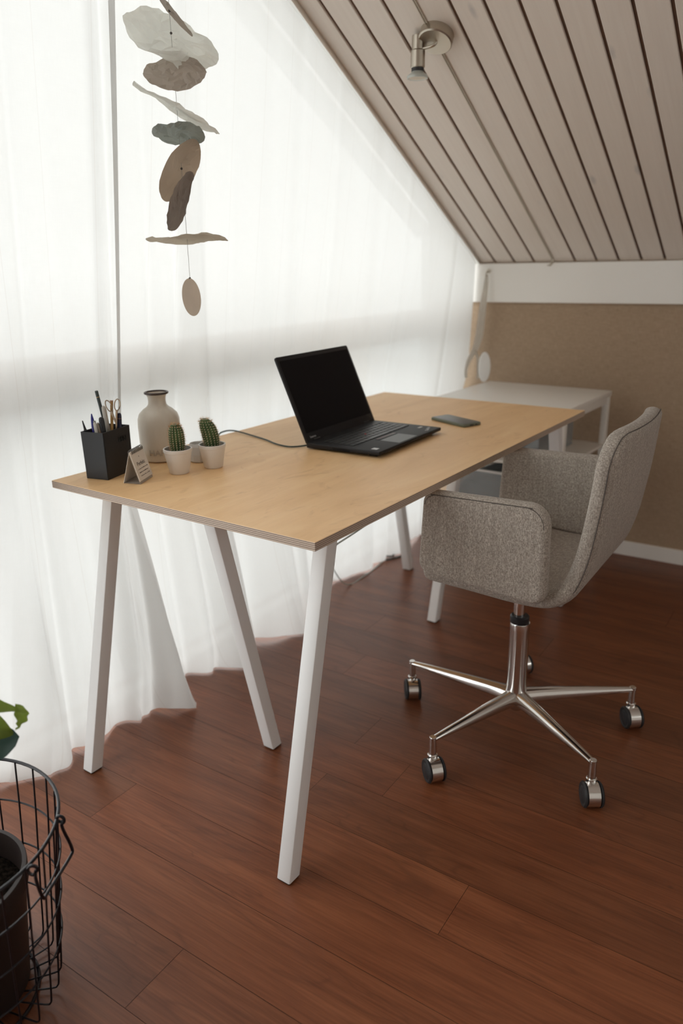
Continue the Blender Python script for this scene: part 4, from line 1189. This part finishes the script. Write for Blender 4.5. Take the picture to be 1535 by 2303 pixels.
def leaf(base, tip, width, up, curl, mat, fold=.25, droop=.0, blunt=.75):
    bm = B(); base = Vector(base); tip = Vector(tip); d = tip - base; L = d.length; dn = d.normalized()
    up = Vector(up); up = (up - dn*up.dot(dn)).normalized(); s = dn.cross(up); n1, n2 = 24, 10; rows = []
    for i in range(n1 + 1):
        t = i/n1; w = width*.5*(math.sin(PI*min(1, t**.75))**blunt)*(1 - .15*t) if 0 < t < 1 else .0006
        c = base + d*t + up*(curl*math.sin(PI*t)) - Vector((0, 0, droop*t*t))
        rows.append([bm.verts.new(c + s*(w*q) + up*(fold*abs(w*q)) + up*.002*math.sin(7*t*PI)*abs(q)) for q in [-1 + 2*k/n2 for k in range(n2 + 1)]])
    for a, b2 in zip(rows, rows[1:]):
        for q in range(n2): bm.faces.new((a[q], a[q+1], b2[q+1], b2[q]))
    bmesh.ops.solidify(bm, geom=bm.faces[:], thickness=.0005)
    return put('leaf', bm, mat, pl, auto=180)
LD = Vector((-.83, -.55, 0))
crown = Vector((-.376, -.547, .21))
lv = [((-.34, -.525, .575), (-.2335, -.4525, .566), .040, (.2, -.3, 1), .016, M_LEAF),
      ((-.330, -.520, .575), (-.2475, -.4615, .527), .068, (.45, -.7, .55), .012, M_LEAF),
      ((-.335, -.515, .492), (-.2405, -.4580, .523), .078, (.45, -.75, .5), .006, M_LEAFD),
      ((-.40, -.58, .50), (-.47, -.66, .56), .09, (0, 0, 1), .02, M_LEAF),
      ((-.42, -.53, .48), (-.52, -.47, .50), .08, (0, 0, 1), .02, M_LEAFD),
      ((-.37, -.60, .44), (-.37, -.72, .46), .08, (0, 0, 1), .02, M_LEAF)]
for i, (a, t_, w, u, c_, m_) in enumerate(lv):
    leaf(a, t_, w, u, c_, m_, blunt=(.42 if m_ is M_LEAFD else .75))
    bm = B(); b0 = crown + Vector((.02*math.cos(i*1.1), .02*math.sin(i*1.1), 0))
    tube(bm, smoothpts([b0, (b0 + Vector(a))/2 + Vector((LD.x*.03, LD.y*.03, .04)), a], 6), .0026, 8); put('stem', bm, M_STEM, pl)
# curled tip fragment of the arching leaf
leaf((-.2395, -.456, .580), (-.2455, -.4605, .5345), .026, (.9, .2, .3), .012, M_LEAF)

# ------------------------------------------------------------------ light and world
w = bpy.data.worlds.new('overcast_sky'); SC.world = w; w.use_nodes = True; nt = w.node_tree
bg = nt.nodes['Background']; tc = nt.nodes.new('ShaderNodeTexCoord'); sx = nt.nodes.new('ShaderNodeSeparateXYZ'); nt.links.new(tc.outputs['Generated'], sx.inputs[0])
col = ramp(nt, math_n(nt, 'ADD', math_n(nt, 'MULTIPLY', sx.outputs[2], .5), .5), [(.0, (.35, .38, .36)), (.47, (.62, .66, .66)), (.50, (.86, .88, .88)), (.56, (.66, .652, .635)), (.75, (.52, .515, .505)), (1, (.48, .49, .50))])
nt.links.new(col, bg.inputs[0]); bg.inputs[1].default_value = 2.4
po = bpy.data.lights.new('window_portal', 'AREA'); po.shape = 'RECTANGLE'; po.size = 3.3; po.size_y = 5.4; po.cycles.is_portal = True
pob = bpy.data.objects.new('window_portal', po); C.objects.link(pob); pob.location = (XG - .06, (WY0 + WY1)/2, 1.6)
pob.rotation_euler = (0, -PI/2, 0)
po2 = bpy.data.lights.new('window_fill_portal', 'AREA'); po2.shape = 'RECTANGLE'; po2.size = .65; po2.size_y = 1.5; po2.cycles.is_portal = True  # portal for the added fill window
pob2 = bpy.data.objects.new('window_fill_portal', po2); C.objects.link(pob2); pob2.location = (XR + .09, (WFILL[0] + WFILL[1])/2, (WFILL[2] + WFILL[3])/2)
pob2.rotation_euler = (0, PI/2, 0)
# portal must face into the room (+x): local -z -> +x
# ------------------------------------------------------------------ camera
cam = bpy.data.cameras.new('camera'); co = bpy.data.objects.new('camera', cam); C.objects.link(co)
yaw, pit, rol = .589135889, -.317005289, -.01945007
Fv = Vector((-math.sin(yaw)*math.cos(pit), math.cos(yaw)*math.cos(pit), math.sin(pit)))
Rv = Vector((math.cos(yaw), math.sin(yaw), 0)); Uv = Rv.cross(Fv)
Ra = Rv*math.cos(rol) + Uv*math.sin(rol); Ua = -Rv*math.sin(rol) + Uv*math.cos(rol)
mw = Matrix(((Ra.x, Ua.x, -Fv.x, .733), (Ra.y, Ua.y, -Fv.y, -1.011), (Ra.z, Ua.z, -Fv.z, 1.205), (0, 0, 0, 1)))
co.matrix_world = mw
cam.sensor_fit = 'VERTICAL'; cam.sensor_height = 36; cam.lens = 1699.9/2303*36
cam.clip_start = .02; cam.clip_end = 60
cam.dof.use_dof = True; cam.dof.focus_distance = 1.55; cam.dof.aperture_fstop = 2.6
SC.camera = co
SC.view_settings.view_transform = 'Standard'; SC.view_settings.look = 'None'; SC.view_settings.gamma = 1
SC.view_settings.use_curve_mapping = False
SC.view_settings.exposure = 1.1
SC.cycles.max_bounces = 12; SC.cycles.diffuse_bounces = 8; SC.cycles.transmission_bounces = 8; SC.cycles.transparent_max_bounces = 16
SC.cycles.sample_clamp_indirect = 8
SC.cycles.use_denoising = True
